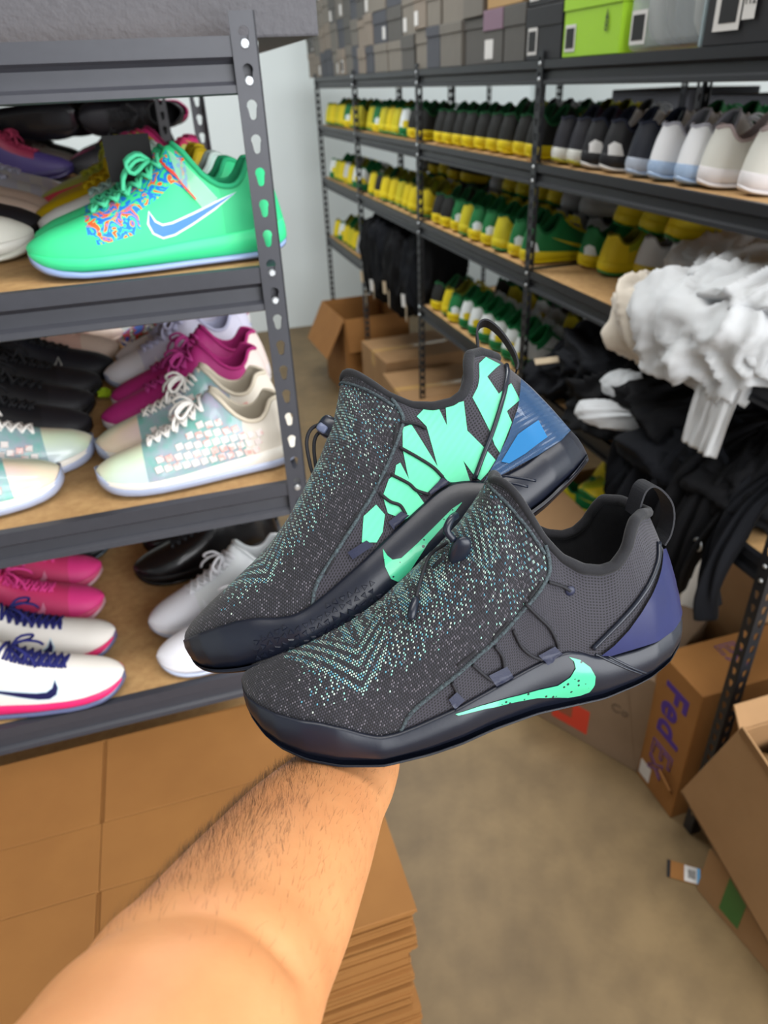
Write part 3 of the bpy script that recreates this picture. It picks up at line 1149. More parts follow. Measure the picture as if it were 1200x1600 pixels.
# ------------------------------------------------------------------ sneakers on the shelves
def sneaker_last(tongue=0.0, heel=0.0, midz=.004):
    d = {k: (list(v) if isinstance(v, list) else v) for k, v in BASE.items()}
    x0 = .018
    d['bot'] = [(.018, .018), (.024, .012), (.034, .006), (.05, .002), (.075, 0), (.13, 0), (.2, 0), (.27, 0), (.295, .003), (.312, .010)]
    d['mid'] = [(.018, .031), (.04, .028), (.08, .0245), (.13, .026), (.18, .030), (.23, .033), (.28, .037), (.312, .042)]
    top = []
    for a, b in d['top']:
        if a < .194:
            b = b - (.012 + tongue) * float(sstep(.08, .19, a)) + .004 * float(sstep(.018, .05, a) * (1 - sstep(.1, .15, a)))
        else:
            b = b - (.012 + tongue) * (1 - float(sstep(.194, .215, a))) - .004 + heel * float(sstep(.24, .29, a))
        top.append((a, b))
    d['top'] = top
    d['toe_skew'] = .003
    return Last(d)


LAST = sneaker_last()
SWOOSH = [(.112, .060), (.117, .050), (.126, .0455), (.140, .0465), (.170, .054), (.205, .064), (.235, .0735), (.200, .0585), (.165, .0445), (.140, .036), (.124, .034), (.113, .0395), (.109, .049)]


def ramp_mat(name, stops, rough=.5, scale=20, detail=2, coat=0.0, bump=None, distort=0.0, const=True):
    """blotchy print: noise through a colour ramp"""
    m = mat(name, '#888888', rough, coat=coat)
    nt = m.node_tree
    tc = nt.nodes.new('ShaderNodeTexCoord')
    n = nt.nodes.new('ShaderNodeTexNoise')
    n.inputs['Scale'].default_value = scale
    n.inputs['Detail'].default_value = detail
    n.inputs['Distortion'].default_value = distort
    nt.links.new(tc.outputs['Object'], n.inputs['Vector'])
    r = nt.nodes.new('ShaderNodeValToRGB')
    r.color_ramp.interpolation = 'CONSTANT' if const else 'LINEAR'
    while len(r.color_ramp.elements) < len(stops):
        r.color_ramp.elements.new(.5)
    for e, (p, c) in zip(r.color_ramp.elements, stops):
        e.position = p
        e.color = lin(c)
    nt.links.new(n.outputs['Fac'], r.inputs['Fac'])
    nt.links.new(r.outputs['Color'], nt.nodes['Principled BSDF'].inputs['Base Color'])
    return m


def cm(hexcol, rough=.55, **k):
    return mat('shoe_%s_%d' % (hexcol.lstrip('#'), int(rough * 100)), hexcol, rough, bump=(400, .12, .0006), **k)


def zone_index(fn, last, n, m, g):
    out = []
    for s in (0, 1):
        for i in range(n - 1):
            for j in range(m):
                c = (g[s][i, j] + g[s][i + 1, j + 1]) / 2
                out.append(fn(c[0], c[2], j / m))
    return out


SHOES = {}


def sneaker_kind(key, upper, zones=None, midsole='#e8e8e6', outsole='#9fb0c4', lining='#222226', laces=None, swoosh=None, toe=None,
                 heel_patch=None, sw_xf=None, last=LAST, lace_rows=7, bow=True, os_h=.0095, extra=None, swoosh_edge=None, reverse=False):
    parts = []
    um = upper if isinstance(upper, list) else [upper]
    um = [cm(u) if isinstance(u, str) else u for u in um]
    n, m = 46, 13
    xs, g = last.upper(n, m)
    wcs = last.wc(xs)
    V, F, idx = two_sided(xs, g, merge_top=wcs <= .0005)
    fm = zone_index(zones, last, n, m, g) if zones else None
    parts.append(('upper', mk_mesh('sneaker_upper_' + key, V, F, um, True, fm), None))
    bup = BVHTree.FromPolygons([Vector(v) for v in V], F)
    # lining: inner wall and rim
    rim = [Vector(p) for p in rim_points(g, wcs)]
    lm = cm(lining, .9) if isinstance(lining, str) else lining
    rme = tube_mesh('sneaker_rim_' + key, rim[::1], .0032, lm, 6, closed=True)
    parts.append(('collar', rme, None))
    xs2, gi = last.upper(n, 6, inset=.005)
    sel = np.where(xs2 > .186)[0]
    a = sel[0]
    Vi, Fi, _ = two_sided(xs2[a:], [q[a:] for q in gi])
    k0 = len(Vi)
    Vi += [(x, -w * .8, .03) for x, w in zip(xs2[a:], last.w(xs2[a:]))] + [(x, w * .8, .03) for x, w in zip(xs2[a:], last.w(xs2[a:]))]
    L = len(sel)
    Fi = [f[::-1] for f in Fi] + [(k0 + i, k0 + i + 1, k0 + L + i + 1, k0 + L + i) for i in range(L - 1)]
    parts.append(('lining', mk_mesh('sneaker_lining_' + key, Vi, Fi, lm), None))
    ms = cm(midsole, .45) if isinstance(midsole, str) else midsole
    lo = prof_fn([(a_, b_ + min(.007, os_h * .75)) for a_, b_ in last.d['bot']], .008)
    xs3, g3 = last.sole(46, lo, None)
    V3, F3, _ = two_sided(xs3, g3)
    parts.append(('midsole', mk_mesh('sneaker_midsole_' + key, V3, F3, ms), None))
    os_ = mat('outsole_' + outsole.lstrip('#'), outsole, .25, coat=.2) if isinstance(outsole, str) else outsole
    hi = prof_fn([(a_, b_ + os_h + .004 * float(sstep(.10, .02, a_) if False else max(0, 1 - (a_ - .018) / .05))) for a_, b_ in last.d['bot']], .006)
    xs4, g4 = last.sole(46, None, hi, grow=.0008, topclose=False)
    V4, F4, _ = two_sided(xs4, g4)
    parts.append(('outsole', mk_mesh('sneaker_outsole_' + key, V4, F4, os_), None))
    if laces:
        lc = cm(laces, .8)
        V5, F5 = [], []

        def add(me):
            b = len(V5)
            V5.extend([v.co.copy() for v in me.vertices])
            F5.extend([tuple(b + i for i in p.vertices) for p in me.polygons])
            bpy.data.meshes.remove(me)

        def top_at(x, y, off=.0022):
            h, nn, _, _ = bup.ray_cast(Vector((x, y, .3)), Vector((0, 0, -1)))
            return (h + nn * off) if h is not None else Vector((x, y, float(last.top(x))))
        x0_, x1_ = .098, .178
        for r in range(lace_rows):
            x = x0_ + (x1_ - x0_) * r / (lace_rows - 1)
            hw = .017 + .004 * (r / lace_rows)
            add(tube_mesh('t', [top_at(x + (.006 if t > 0 else 0) * abs(t), hw * t, .0018 + .0012 * (1 - t * t)) for t in (-1, -.6, -.2, .2, .6, 1)], .0026, lc, 5))
            if r < lace_rows - 1:
                xn = x0_ + (x1_ - x0_) * (r + 1) / (lace_rows - 1)
                for sd in (-1, 1):
                    add(tube_mesh('t', [top_at(x + (xn - x) * t, sd * hw * (1 - 2 * t), .003 + .001 * sd) for t in (0, .3, .6, 1)], .0022, lc, 5))
        if bow:
            c = top_at(.172, 0, .006)
            for sd in (-1, 1):
                p = [c, c + Vector((-.012, sd * .014, .008)), c + Vector((-.026, sd * .026, .0)), c + Vector((-.020, sd * .030, -.010)), c + Vector((-.006, sd * .012, -.002)), c]
                add(tube_mesh('t', smooth_path(p, 14), .0024, lc, 5))
                p = [c, c + Vector((-.014, sd * .010, .002)), c + Vector((-.030, sd * .022, -.012)), c + Vector((-.034, sd * .030, -.026))]
                add(tube_mesh('t', smooth_path(p, 9), .0024, lc, 5))
        parts.append(('laces', mk_mesh('sneaker_laces_' + key, V5, F5, lc), None))
    if swoosh:
        sw = [(.335 - a_, b_) for a_, b_ in SWOOSH][::-1] if reverse else SWOOSH
        if sw_xf:
            sw = [(a_ * sw_xf[0] + sw_xf[1], b_ + sw_xf[2]) for a_, b_ in sw]
        for sd in (-1, 1):
            if swoosh_edge:
                cx = np.mean([p[0] for p in sw]), np.mean([p[1] for p in sw])
                big = offset_poly(sw, .0022)
                parts.append(('swoosh_outline', decal_mesh('swoosh_outline_' + key, big, bup, .0006, cm(swoosh_edge, .4), sd, .007), None))
            parts.append(('swoosh', decal_mesh('swoosh_' + key, sw, bup, .0011, cm(swoosh, .3), sd, .007), None))
    if heel_patch:
        hp = cm(heel_patch, .4)
        for sd in (-1, 1):
            parts.append(('heel_patch', decal_mesh('heel_patch_' + key, [(.268, .036), (.300, .036), (.300, .058), (.290, .066), (.276, .060)], bup, .0012, hp, sd, .006), None))
    if extra:
        parts += extra(last, bup)
    SHOES[key] = parts


def offset_poly(poly, d):
    P = np.array(poly, float)
    A = 0.5 * np.sum(P[:, 0] * np.roll(P[:, 1], -1) - np.roll(P[:, 0], -1) * P[:, 1])
    out = []
    n = len(P)
    for i in range(n):
        e1 = P[i] - P[i - 1]
        e2 = P[(i + 1) % n] - P[i]
        n1 = np.array([e1[1], -e1[0]]) / (np.linalg.norm(e1) + 1e-9)
        n2 = np.array([e2[1], -e2[0]]) / (np.linalg.norm(e2) + 1e-9)
        v = (n1 + n2)
        v = v / max(.5, np.linalg.norm(v))
        out.append(tuple(P[i] + v * d * (1 if A > 0 else -1)))
    return out


def put_shoe(key, label, x, y, z, yaw, group=None, scale=1.0, roll=0.0, pitch=0.0, cat='sneaker', mirror=False):
    """yaw 0: toe towards -x world; the middle of the shoe stands at (x, y)"""
    r = thing('sneaker', label, cat, group=group)
    M = Matrix.Translation((x, y, z)) @ Matrix.Rotation(yaw, 4, 'Z') @ Matrix.Rotation(pitch, 4, 'Y') @ Matrix.Rotation(roll, 4, 'X') @ Matrix.Diagonal((1.09 * scale, .96 * scale, 1.06 * scale, 1)) @ Matrix.Translation((-.165, 0, 0))
    if mirror:
        M = M @ Matrix.Diagonal((1, -1, 1, 1))
    r.matrix_world = M
    for nm, me, lb in SHOES[key]:
        o = link_obj(nm, me, r)
        if lb:
            o['label'] = lb
    return r


M_CAMO = ramp_mat('mint_blue_orange_blotch_print', [(0, '#3fd68f'), (.40, '#1f78d8'), (.50, '#3fd68f'), (.545, '#f0602a'), (.62, '#1f78d8'), (.70, '#f0602a')], .45, 70, 1.5, distort=1.2)
M_PEARL = ramp_mat('pastel_pearl_gloss', [(.25, '#e7c8d8'), (.40, '#f2dcc2'), (.52, '#d6e6c9'), (.66, '#c4cfe8'), (.8, '#e2c7dd')], .28, 7, 1, coat=.6, const=False)
M_LATT = mat('teal_foil', '#79b9ae', .3, coat=.4, noise=.9, color2='#b9a9c4', nscale=30)
M_TILE = ramp_mat('pale_foil_tile', [(.3, '#e9dcd8'), (.5, '#f0e6e2'), (.62, '#e9a49a'), (.70, '#e8e0e0')], .3, 60, 2, coat=.4, const=False)


def front_zone(x, z, t):
    return 1 if (x > .085 and t > .45 and x < .20 and z < .118) or (.09 < x < .14 and t > .16 and z > .030 + .5 * abs(x - .118)) else 0


def mint_extra(last, bup):
    clear = mat('clear_plastic_band', '#cfe6dc', .15, alpha=.35, coat=.5)
    out = [('plastic_band', decal_mesh('plastic_band', [(.188, .122), (.200, .114), (.232, .072), (.214, .062), (.190, .100)], bup, .0035, clear, -1, .006), 'clear plastic band'),
           ('red_tear_strip', decal_mesh('red_tear_strip', [(.176, .116), (.178, .1175), (.2085, .0735), (.207, .0725)], bup, .004, cm('#d8432f', .4), -1, .006), None)]
    return out


sneaker_kind('mint', ['#3ed68f', M_CAMO, '#35c887'], lambda x, z, t: 1 if front_zone(x, z, t) else (2 if x > .235 else 0), midsole='#3fdc94', outsole='#8ea2cc', lining='#2fb07a',
             laces='#4cc795', swoosh='#1a76cf', swoosh_edge='#e9f5f2', sw_xf=(.80, .066, .004), extra=mint_extra)


def lattice_extra(last, bup):
    out = []
    for sd in (-1, 1):
        V, F = [], []
        for i in range(12):
            for j in range(5):
                x = .104 + i * .0125 + j * .004
                z = .040 + j * .0125
                if x > .250 or z > float(last.top(x)) - .016 or (x > .2 and z > .078):
                    continue
                h, nn, _, _ = bup.ray_cast(Vector((x, sd * .3, z)), Vector((0, -sd, 0)))
                if h is None:
                    continue
                if nn[1] * sd < 0:
                    nn = -nn
                tx = (Vector((1, 0, .25)) - nn * nn.dot(Vector((1, 0, .25)))).normalized()
                tz = nn.cross(tx)
                b = len(V)
                for s_, off in ((.0052, .0002), (.0043, .0020)):
                    for (p, q) in ((-1, -1), (1, -1), (1, 1), (-1, 1)):
                        V.append(h + tx * p * s_ + tz * q * s_ + nn * off)
                F += [(b + 4, b + 5, b + 6, b + 7)] + [(b + k, b + (k + 1) % 4, b + 4 + (k + 1) % 4, b + 4 + k) for k in range(4)]
        out.append(('lattice_tiles', mk_mesh('lattice_tiles', V, F, M_TILE, smooth=False), 'pale raised lattice tiles'))
    return out


sneaker_kind('pearl', [M_PEARL, M_LATT, '#e6ddd0'], lambda x, z, t: 0 if x < .088 else (2 if (x > .225 or t > .93) else 1), midsole='#ece6dc', outsole='#a9b2cc', lining='#d9cdb9', laces='#efeae4', extra=lattice_extra, os_h=.0185)
sneaker_kind('magenta', ['#b02a78', '#ead8d2'], lambda x, z, t: 1 if (x > .262 or (x > .24 and t < .5)) else 0, midsole='#dfd6d6', outsole='#d9d3d3', lining='#a92871', laces='#b53a86')
sneaker_kind('lavender', ['#d4d2e6', '#e9e8ef'], lambda x, z, t: 1 if x < .09 else 0, midsole='#e6e4ea', outsole='#aab2cc', lining='#b9bbd6', laces='#c4c3de', swoosh='#e9e8f2', os_h=.013)
sneaker_kind('black', ['#131318', '#1d1c22'], lambda x, z, t: 1 if x < .09 else 0, midsole='#141416', outsole='#17171b', lining='#0f0f12', laces='#131317')
sneaker_kind('black_badge', '#141620', midsole='#16161a', outsole='#191920', lining='#0f0f12', laces='#131317', swoosh='#1b1c24', swoosh_edge='#b9b7b2')
sneaker_kind('black_gloss', [mat('black_gloss_leather', '#101013', .28, coat=.3)], midsole='#121214', outsole='#101012', lining='#0e0e10', laces='#1b1b1f')
sneaker_kind('blush', ['#d9b3a4', '#e2cbbb'], lambda x, z, t: 1 if x < .09 else 0, midsole='#d8c1ae', outsole='#cbb39e', lining='#c79a8a', laces='#dfc0b1')
sneaker_kind('multi', [ramp_mat('red_blue_green_blotch_print', [(0, '#2f5fc4'), (.42, '#c9302c'), (.5, '#1c7a58'), (.56, '#e8e2de'), (.66, '#2a3f9e')], .5, 45, 1.5, distort=.8)], midsole='#e3e0e2', outsole='#3d6fd0', lining='#2a3f9e', laces='#3f7fd0')
sneaker_kind('navy_pink', ['#ece6df', '#ead9c4'], lambda x, z, t: 0, midsole='#e0286c', outsole='#5b6488', lining='#1b1f55', laces='#1c1f66', swoosh='#1a1c4d', swoosh_edge='#c5dbe8', lace_rows=9, os_h=.012)
sneaker_kind('hot_pink', ['#cf3a6e', '#e23b86'], lambda x, z, t: 1 if x < .075 else 0, midsole='#d9527f', outsole='#c39aa2', lining='#b22a60', laces='#d93d8a', swoosh='#e88fb0')
sneaker_kind('dark_green', ['#161d22', '#15392f'], lambda x, z, t: 1 if x > .2 else 0, midsole='#1a2026', outsole='#20303a', lining='#101418', laces='#11332b')
sneaker_kind('plain_white', ['#dedde4', '#d6d8da'], lambda x, z, t: 1 if x > .1 else 0, midsole='#e5e4ea', outsole='#b4bcd0', lining='#c9ccce', laces='#d3d2d6', swoosh='#e5e6ea')
sneaker_kind('white_teal_laces', ['#e2e4e2', '#bcd5cd'], lambda x, z, t: 1 if (x > .1 and t > .5) else 0, midsole='#e3e5e2', outsole='#cfd8d6', lining='#c5d4cf', laces='#a8c6bf')
sneaker_kind('yellow', ['#d6b913', '#c6a812'], lambda x, z, t: 1 if x > .1 else 0, midsole='#d9bd1c', outsole='#cdb31a', lining='#b39a10', laces='#dcc01a')
sneaker_kind('coral', ['#f0566a', '#c6d66a'], lambda x, z, t: 1 if t > .55 else 0, midsole='#ea5566', outsole='#e0707a', lining='#d13a6a', laces='#d1dc4e')
sneaker_kind('pearl_white', ['#d8d6cc'], midsole='#dcdad2', outsole='#c9c9bd', lining='#b9b8ae', laces='#d2d0c8')
sneaker_kind('mesh_white', ['#cfd2d6', '#c3c7d6'], lambda x, z, t: int((x * 300) % 2 > 1), midsole='#c8cbd8', outsole='#b9bccd', lining='#a7a9bb', laces='#c9cbe0')
sneaker_kind('purple', ['#362a60', '#7a1f3c'], lambda x, z, t: 1 if (.1 < x < .2 and t > .45) else 0, midsole='#2a2350', outsole='#2a2350', lining='#1c1838', laces='#8a2244')
sneaker_kind('taupe', ['#a89a8e', '#51403c'], lambda x, z, t: 1 if x > .13 else 0, midsole='#b5a89a', outsole='#9a8d80', lining='#3a2f2c', laces='#5b4a45')
sneaker_kind('fuchsia', ['#c22a6e'], midsole='#2a1c26', outsole='#3a1c2a', lining='#8a1c4e', laces='#a32460')

# the green and yellow ones on the long rack, seen from the heel
HEELZ = lambda x, z, t: 1 if x > .245 else (2 if t > .5 else 0)
sneaker_kind('black_yellow', ['#23231f', '#1b1c1b', '#242a22'], HEELZ, midsole='#dcc312', outsole='#e0c614', lining='#1f5a35', laces='#2a6a3c', swoosh='#d8c018')
sneaker_kind('green_white', ['#11713a', '#0f6e38', '#127a40'], HEELZ, midsole='#dcc418', outsole='#e2c81a', lining='#0d5a2e', laces='#d2c52a', swoosh='#d8c82c', heel_patch='#dfe8ec')
sneaker_kind('green_yellow', ['#16743c', '#c4b81e', '#1a7d42'], HEELZ, midsole='#cdbd1c', outsole='#1a7d42', lining='#0d5a2e', laces='#1c8044', swoosh='#d8c82c')
sneaker_kind('yellow_green', ['#c9b316', '#d8c216', '#8f9a1a'], HEELZ, midsole='#d8c216', outsole='#2a7a3c', lining='#6d6a12', laces='#cfc22a', swoosh='#16743c')
sneaker_kind('white_green', ['#d7dcdc', '#dadfdf', '#1c7a44'], HEELZ, midsole='#0f6e38', outsole='#127a40', lining='#0f6e38', laces='#c9cfcf', swoosh='#16743c', heel_patch='#d9c41c')
sneaker_kind('grey', ['#8f9194', '#9a9c9f', '#85878a'], HEELZ, midsole='#a4a6a8', outsole='#97999b', lining='#5c5d60', laces='#a9abad')
sneaker_kind('white_yellow', ['#c9ccd0', '#c5c8cc', '#b5b8bd'], HEELZ, midsole='#d0b81c', outsole='#c9b21a', lining='#8f9296', laces='#b9bcc0', swoosh='#176b3a')
sneaker_kind('dark_purple', ['#2a2a33', '#26262e', '#3a1f3f'], HEELZ, midsole='#d6d6cf', outsole='#a5a02c', lining='#2d3140', laces='#24242c')
sneaker_kind('black_white', ['#17171b', '#1b1b20', '#e3e4e6'], HEELZ, midsole='#1b1b1f', outsole='#d8d5d2', lining='#23283a', laces='#e2e2e4', heel_patch='#e6e6e6', swoosh='#e6e6e8')
sneaker_kind('navy_ice', ['#1e2230', '#20242f', '#e1e3e6'], HEELZ, midsole='#aab2c0', outsole='#9fb0c8', lining='#1c2233', laces='#dfe1e4')
sneaker_kind('white_ice', ['#dfe1e4', '#e3e4e7', '#d9dbde'], HEELZ, midsole='#9fb6d4', outsole='#9fb8d8', lining='#a3a3ad', laces='#d2d4d8', swoosh='#3a4256')
sneaker_kind('cream', ['#d9d8cf', '#dbdad2', '#d2d1c9'], HEELZ, midsole='#e4dfe0', outsole='#e6e1e2', lining='#b3a3a3', laces='#1f1f24', swoosh='#1d1d22')

# ---- near rack, second shelf (eye level)
PI = math.pi
Z2, Z3, Z4 = NEAR_Z[1] + .0005, NEAR_Z[2] + .0005, NEAR_Z[3] + .0005
NG = {2: 'sneakers on the upper shelf of the grey rack', 3: 'sneakers on the middle shelf of the grey rack', 4: 'sneakers on the lower shelf of the grey rack'}


def pair(key, label, xc, ys, z, yaw, group, **k):
    out = []
    for i, y in enumerate(ys):
        lb2 = label if len(ys) < 2 else label + (', nearer the shelf front', ', just behind its mate')[i]
        out.append(put_shoe(key, lb2, xc[i] if isinstance(xc, (list, tuple)) else xc, y, z, yaw[i] if isinstance(yaw, (list, tuple)) else yaw, group, mirror=bool(i % 2), **k))
    return out


put_shoe('mint', 'mint green sneaker with blue swoosh and orange blotch print beside the grey upright', -.0, 1.050, Z2, .03, NG[2], scale=1.06)
put_shoe('mint', 'mint green sneaker tucked behind the one with the blue swoosh', -.012, 1.165, Z2, .05, NG[2], mirror=True)
put_shoe('white_teal_laces', 'white sneaker with pale teal laces behind the mint sneakers', -.020, 1.285, Z2, .06, NG[2])
pair('yellow', 'yellow sneaker of the pair behind the mint sneakers', [-.035, -.03], [1.395, 1.500], Z2, [.10, .16], NG[2])
pair('coral', 'coral and lime sneaker at the back of the upper shelf', [-.05, -.04], [1.605, 1.710], Z2, .14, NG[2])
put_shoe('fuchsia', 'fuchsia sneaker at the back edge of the upper shelf', -.02, 1.815, Z2, .2, NG[2])
pair('pearl_white', 'glossy off-white sneaker pointing at the mint sneakers', [-.340, -.42], [1.205, 1.085], Z2, [PI + .10, PI + .06], NG[2])
put_shoe('black', 'black sneaker on the upper shelf between off-white and blush ones', -.338, 1.325, Z2, PI + .02, NG[2])
pair('blush', 'blush pink sneaker on the upper shelf behind a black one', [-.345, -.350], [1.435, 1.540], Z2, PI, NG[2])
pair('mesh_white', 'white mesh sneaker on the upper shelf of the grey rack', [-.340, -.330], [1.650, 1.760], Z2, PI + .02, NG[2])
for i, (k, lb) in enumerate([('purple', 'purple sneaker with red laces on the rack behind'), ('purple', 'purple sneaker with red laces on the rack behind'), ('taupe', 'taupe and dark brown sneaker on the rack behind'),
                             ('taupe', 'taupe and dark brown sneaker on the rack behind'), ('black', 'black sneaker on the dark rack behind'), ('black', 'black sneaker on the dark rack behind')]):
    put_shoe(k, lb, -.36 - .05 * (i % 2), 2.41 + .105 * i, Z2, PI - .15, 'sneakers on the dark rack behind')
for i, (k, lb) in enumerate([('black', 'black sneaker on the dark rack behind'), ('fuchsia', 'fuchsia sneaker on the rack behind'), ('fuchsia', 'fuchsia sneaker on the rack behind'), ('black', 'black sneaker on the dark rack behind')]):
    put_shoe(k, lb, -.06, 2.42 + .12 * i, Z2, .1, 'sneakers on the dark rack behind')

# middle shelf
put_shoe('pearl', 'iridescent lattice sneaker with loose white laces beside the grey upright', -.004, 1.055, Z3, .04, NG[3])
put_shoe('pearl', 'iridescent lattice sneaker between the magenta pair and the one beside the upright', -.010, 1.172, Z3, .05, NG[3], mirror=True)
pair('magenta', 'magenta sneaker with a white heel on the middle shelf', [-.005, .008], [1.295, 1.400], Z3, .16, NG[3])
pair('lavender', 'white and lavender sneaker behind the magenta pair', [-.01, 0.01], [1.545, 1.650], Z3, .22, NG[3])
pair('multi', 'red, blue and green patterned sneaker at the back of the middle shelf', [.02], [1.785], Z3, .2, NG[3])
pair('pearl', 'iridescent lattice sneaker in front of the black ones', [-.372, -.330], [1.055, 1.160], Z3, [PI + .22, PI + .16], NG[3])
pair('black', 'plain black sneaker of the front pair on the middle shelf', [-.340, -.340], [1.275, 1.382], Z3, PI + .03, NG[3])
pair('black', 'single plain black sneaker next to the one with a grey swoosh', [-.332], [1.490], Z3, PI + .02, NG[3])
put_shoe('black_badge', 'black sneaker with a grey outlined swoosh, behind the plain black ones', -.310, 1.600, Z3, PI - .02, NG[3])
pair('blush', 'blush pink sneaker at the back of the middle shelf', [-.300, -.29], [1.715, 1.815], Z3, PI - .04, NG[3])

# lower shelf
pair('plain_white', 'plain white sneaker on the lower shelf', [.012, -.005], [1.050, 1.175], Z4, [.16, .26], NG[4])
pair('black_gloss', 'glossy black sneaker on the lower shelf', [-.028, -.01], [1.345, 1.455], Z4, .14, NG[4])
pair('navy_pink', 'white sneaker with navy laces and a pink midsole', [-.360, -.378], [1.030, 1.140], Z4, [PI - .10, PI - .08], NG[4])
pair('hot_pink', 'hot pink sneaker behind the white ones with navy laces', [-.402, -.412], [1.262, 1.372], Z4, [PI - .08, PI - .05], NG[4])
put_shoe('dark_green', 'black and dark green sneaker behind the hot pink pair', -.395, 1.485, Z4, PI - .05, NG[4])

# ---- long rack: heels to the aisle
S2, S3, S4 = FAR_Z[1] + .0005, FAR_Z[2] + .0005, FAR_Z[3] + .0005
RG = {2: 'sneakers in upper row of long rack', 3: 'sneakers in middle row of long rack', 4: 'sneakers in lower row of long rack'}
LB = {'black_yellow': 'black sneaker with a yellow sole, heel towards the aisle', 'green_white': 'green sneaker with a white heel patch and yellow sole',
      'green_yellow': 'green sneaker with a yellow heel', 'yellow_green': 'yellow sneaker with green swoosh', 'white_green': 'white sneaker with green sole and yellow heel patch',
      'grey': 'grey sneaker lying at the back of the long rack', 'white_yellow': 'white sneaker with a yellow midsole'}
WHERE = {2: 'in upper row of long rack', 3: 'in middle row of long rack', 4: 'in lower row of long rack'}


def lbl(key, row, extra=''):
    base = {'black_yellow': 'black sneaker with yellow sole', 'green_white': 'green sneaker with white heel patch', 'green_yellow': 'green sneaker with yellow heel',
            'yellow_green': 'yellow sneaker', 'white_green': 'white sneaker with green sole', 'grey': 'grey sneaker', 'white_yellow': 'white sneaker with yellow midsole'}[key]
    return '%s %s %s' % (base, WHERE[row], extra) if extra else '%s %s' % (base, WHERE[row])


def heel_row(keys, y0, dy, z, row, x=1.235, yaw=PI, extra='', jit=.04, tilt=0.0):
    r_ = random.Random(int(y0 * 1000) + row)
    for i, k in enumerate(keys):
        put_shoe(k, lbl(k, row, extra), x + r_.uniform(-.006, .006), y0 + i * dy, z, yaw + r_.uniform(-jit, jit), RG[row], mirror=bool(i % 2), pitch=tilt)


BY, GW, GY, YG, WG, GR, WY = 'black_yellow', 'green_white', 'green_yellow', 'yellow_green', 'white_green', 'grey', 'white_yellow'
heel_row([BY] * 9, 2.115, .098, S2, 2)
heel_row([BY, BY, WG, GY, YG, GY, GW, GY], 3.115, .108, S2, 2)
heel_row([GY, YG, GW, YG, GY, YG, GY], 4.10, .11, S2, 2)
heel_row([GR, YG, YG, BY, GR, GR, YG, BY], 2.10, .115, S2, 2, x=1.50, extra='behind the front ones')
heel_row([GW, GW, GY, GW, GW, GY, GW, BY, BY], 2.115, .102, S3, 3)
heel_row([YG, YG, YG, GY, YG, YG, BY, YG], 3.115, .108, S3, 3)
heel_row([WG, WG, YG, WY, YG, GY, WG], 4.10, .11, S3, 3)
heel_row([GR, GR, GR, YG, YG, GY, YG, GR], 2.14, .112, S3, 3, x=1.47, extra='under others at the back')
heel_row([GR, GR, YG, YG, GY, YG, GR], 2.16, .115, S3 + .100, 3, x=1.46, extra='stacked at the back', yaw=PI - .05, tilt=-.10)
heel_row([BY, BY, GR, YG, BY, YG], 3.16, .125, S3, 3, x=1.47, extra='under others at the back')
heel_row([BY, BY, YG, BY, GR], 3.18, .14, S3 + .100, 3, x=1.46, extra='stacked at the back', tilt=-.1)
heel_row([WG, WG, WG, WG, WG, WG, GW, YG, BY], 2.125, .100, S4, 4)
heel_row([GR, YG, GR, WG, YG, GY, BY], 2.15, .12, S4, 4, x=1.50, extra='behind the front ones')
heel_row([WG, GR, YG, GY, YG, WG, YG], 4.10, .11, S4, 4)

# nearest bay, upper shelf: bigger mixed heels
DG = 'mixed sneakers in the nearest bay of the long rack'
for k, y, yaw, lb in [('dark_purple', 1.965, PI + .05, 'charcoal sneaker with a purple tongue and white midsole, one of a pair'), ('dark_purple', 1.875, PI + .02, 'charcoal sneaker with a purple tongue and white midsole, one of a pair'),
                      ('black_white', 1.785, PI - .15, 'black and white sneaker with white heel patch, one of a pair'), ('black_white', 1.690, PI - .20, 'black and white sneaker with white heel patch, one of a pair'),
                      ('navy_ice', 1.598, PI, 'navy sneaker with an icy sole beside a white one'), ('white_ice', 1.508, PI - .02, 'white sneaker with striped heel and icy blue sole'),
                      ('white_ice', 1.418, PI + .03, 'white sneaker with icy blue sole between the striped one and the cream ones'),
                      ('cream', 1.300, PI - .42, 'cream sneaker with black swoosh on the long rack, one of a pair'), ('cream', 1.175, PI - .48, 'cream sneaker with black swoosh on the long rack, one of a pair')]:
    put_shoe(k, lb, 1.235, y, S2, yaw, DG)
heel_row([YG, GY, YG, BY, GY, GY], 1.15, .13, S2, 2, x=1.50, extra='behind the mixed pairs')
heel_row([GW, YG], 1.955, -.11, S3, 3, x=1.36, extra='beside the white clothes', yaw=PI - .2)
heel_row([YG, GY, YG], 1.93, -.12, S3 + .09, 3, x=1.45, extra='leaning beside the white clothes', yaw=PI - .2, tilt=-.15)
for i, (y, x) in enumerate([(1.74, 1.42), (1.64, 1.44)]):
    put_shoe(WY, 'white sneaker with yellow midsole lying next to the white clothes', x, y, S3, PI - .35, 'white sneakers beside the white clothes', mirror=bool(i))

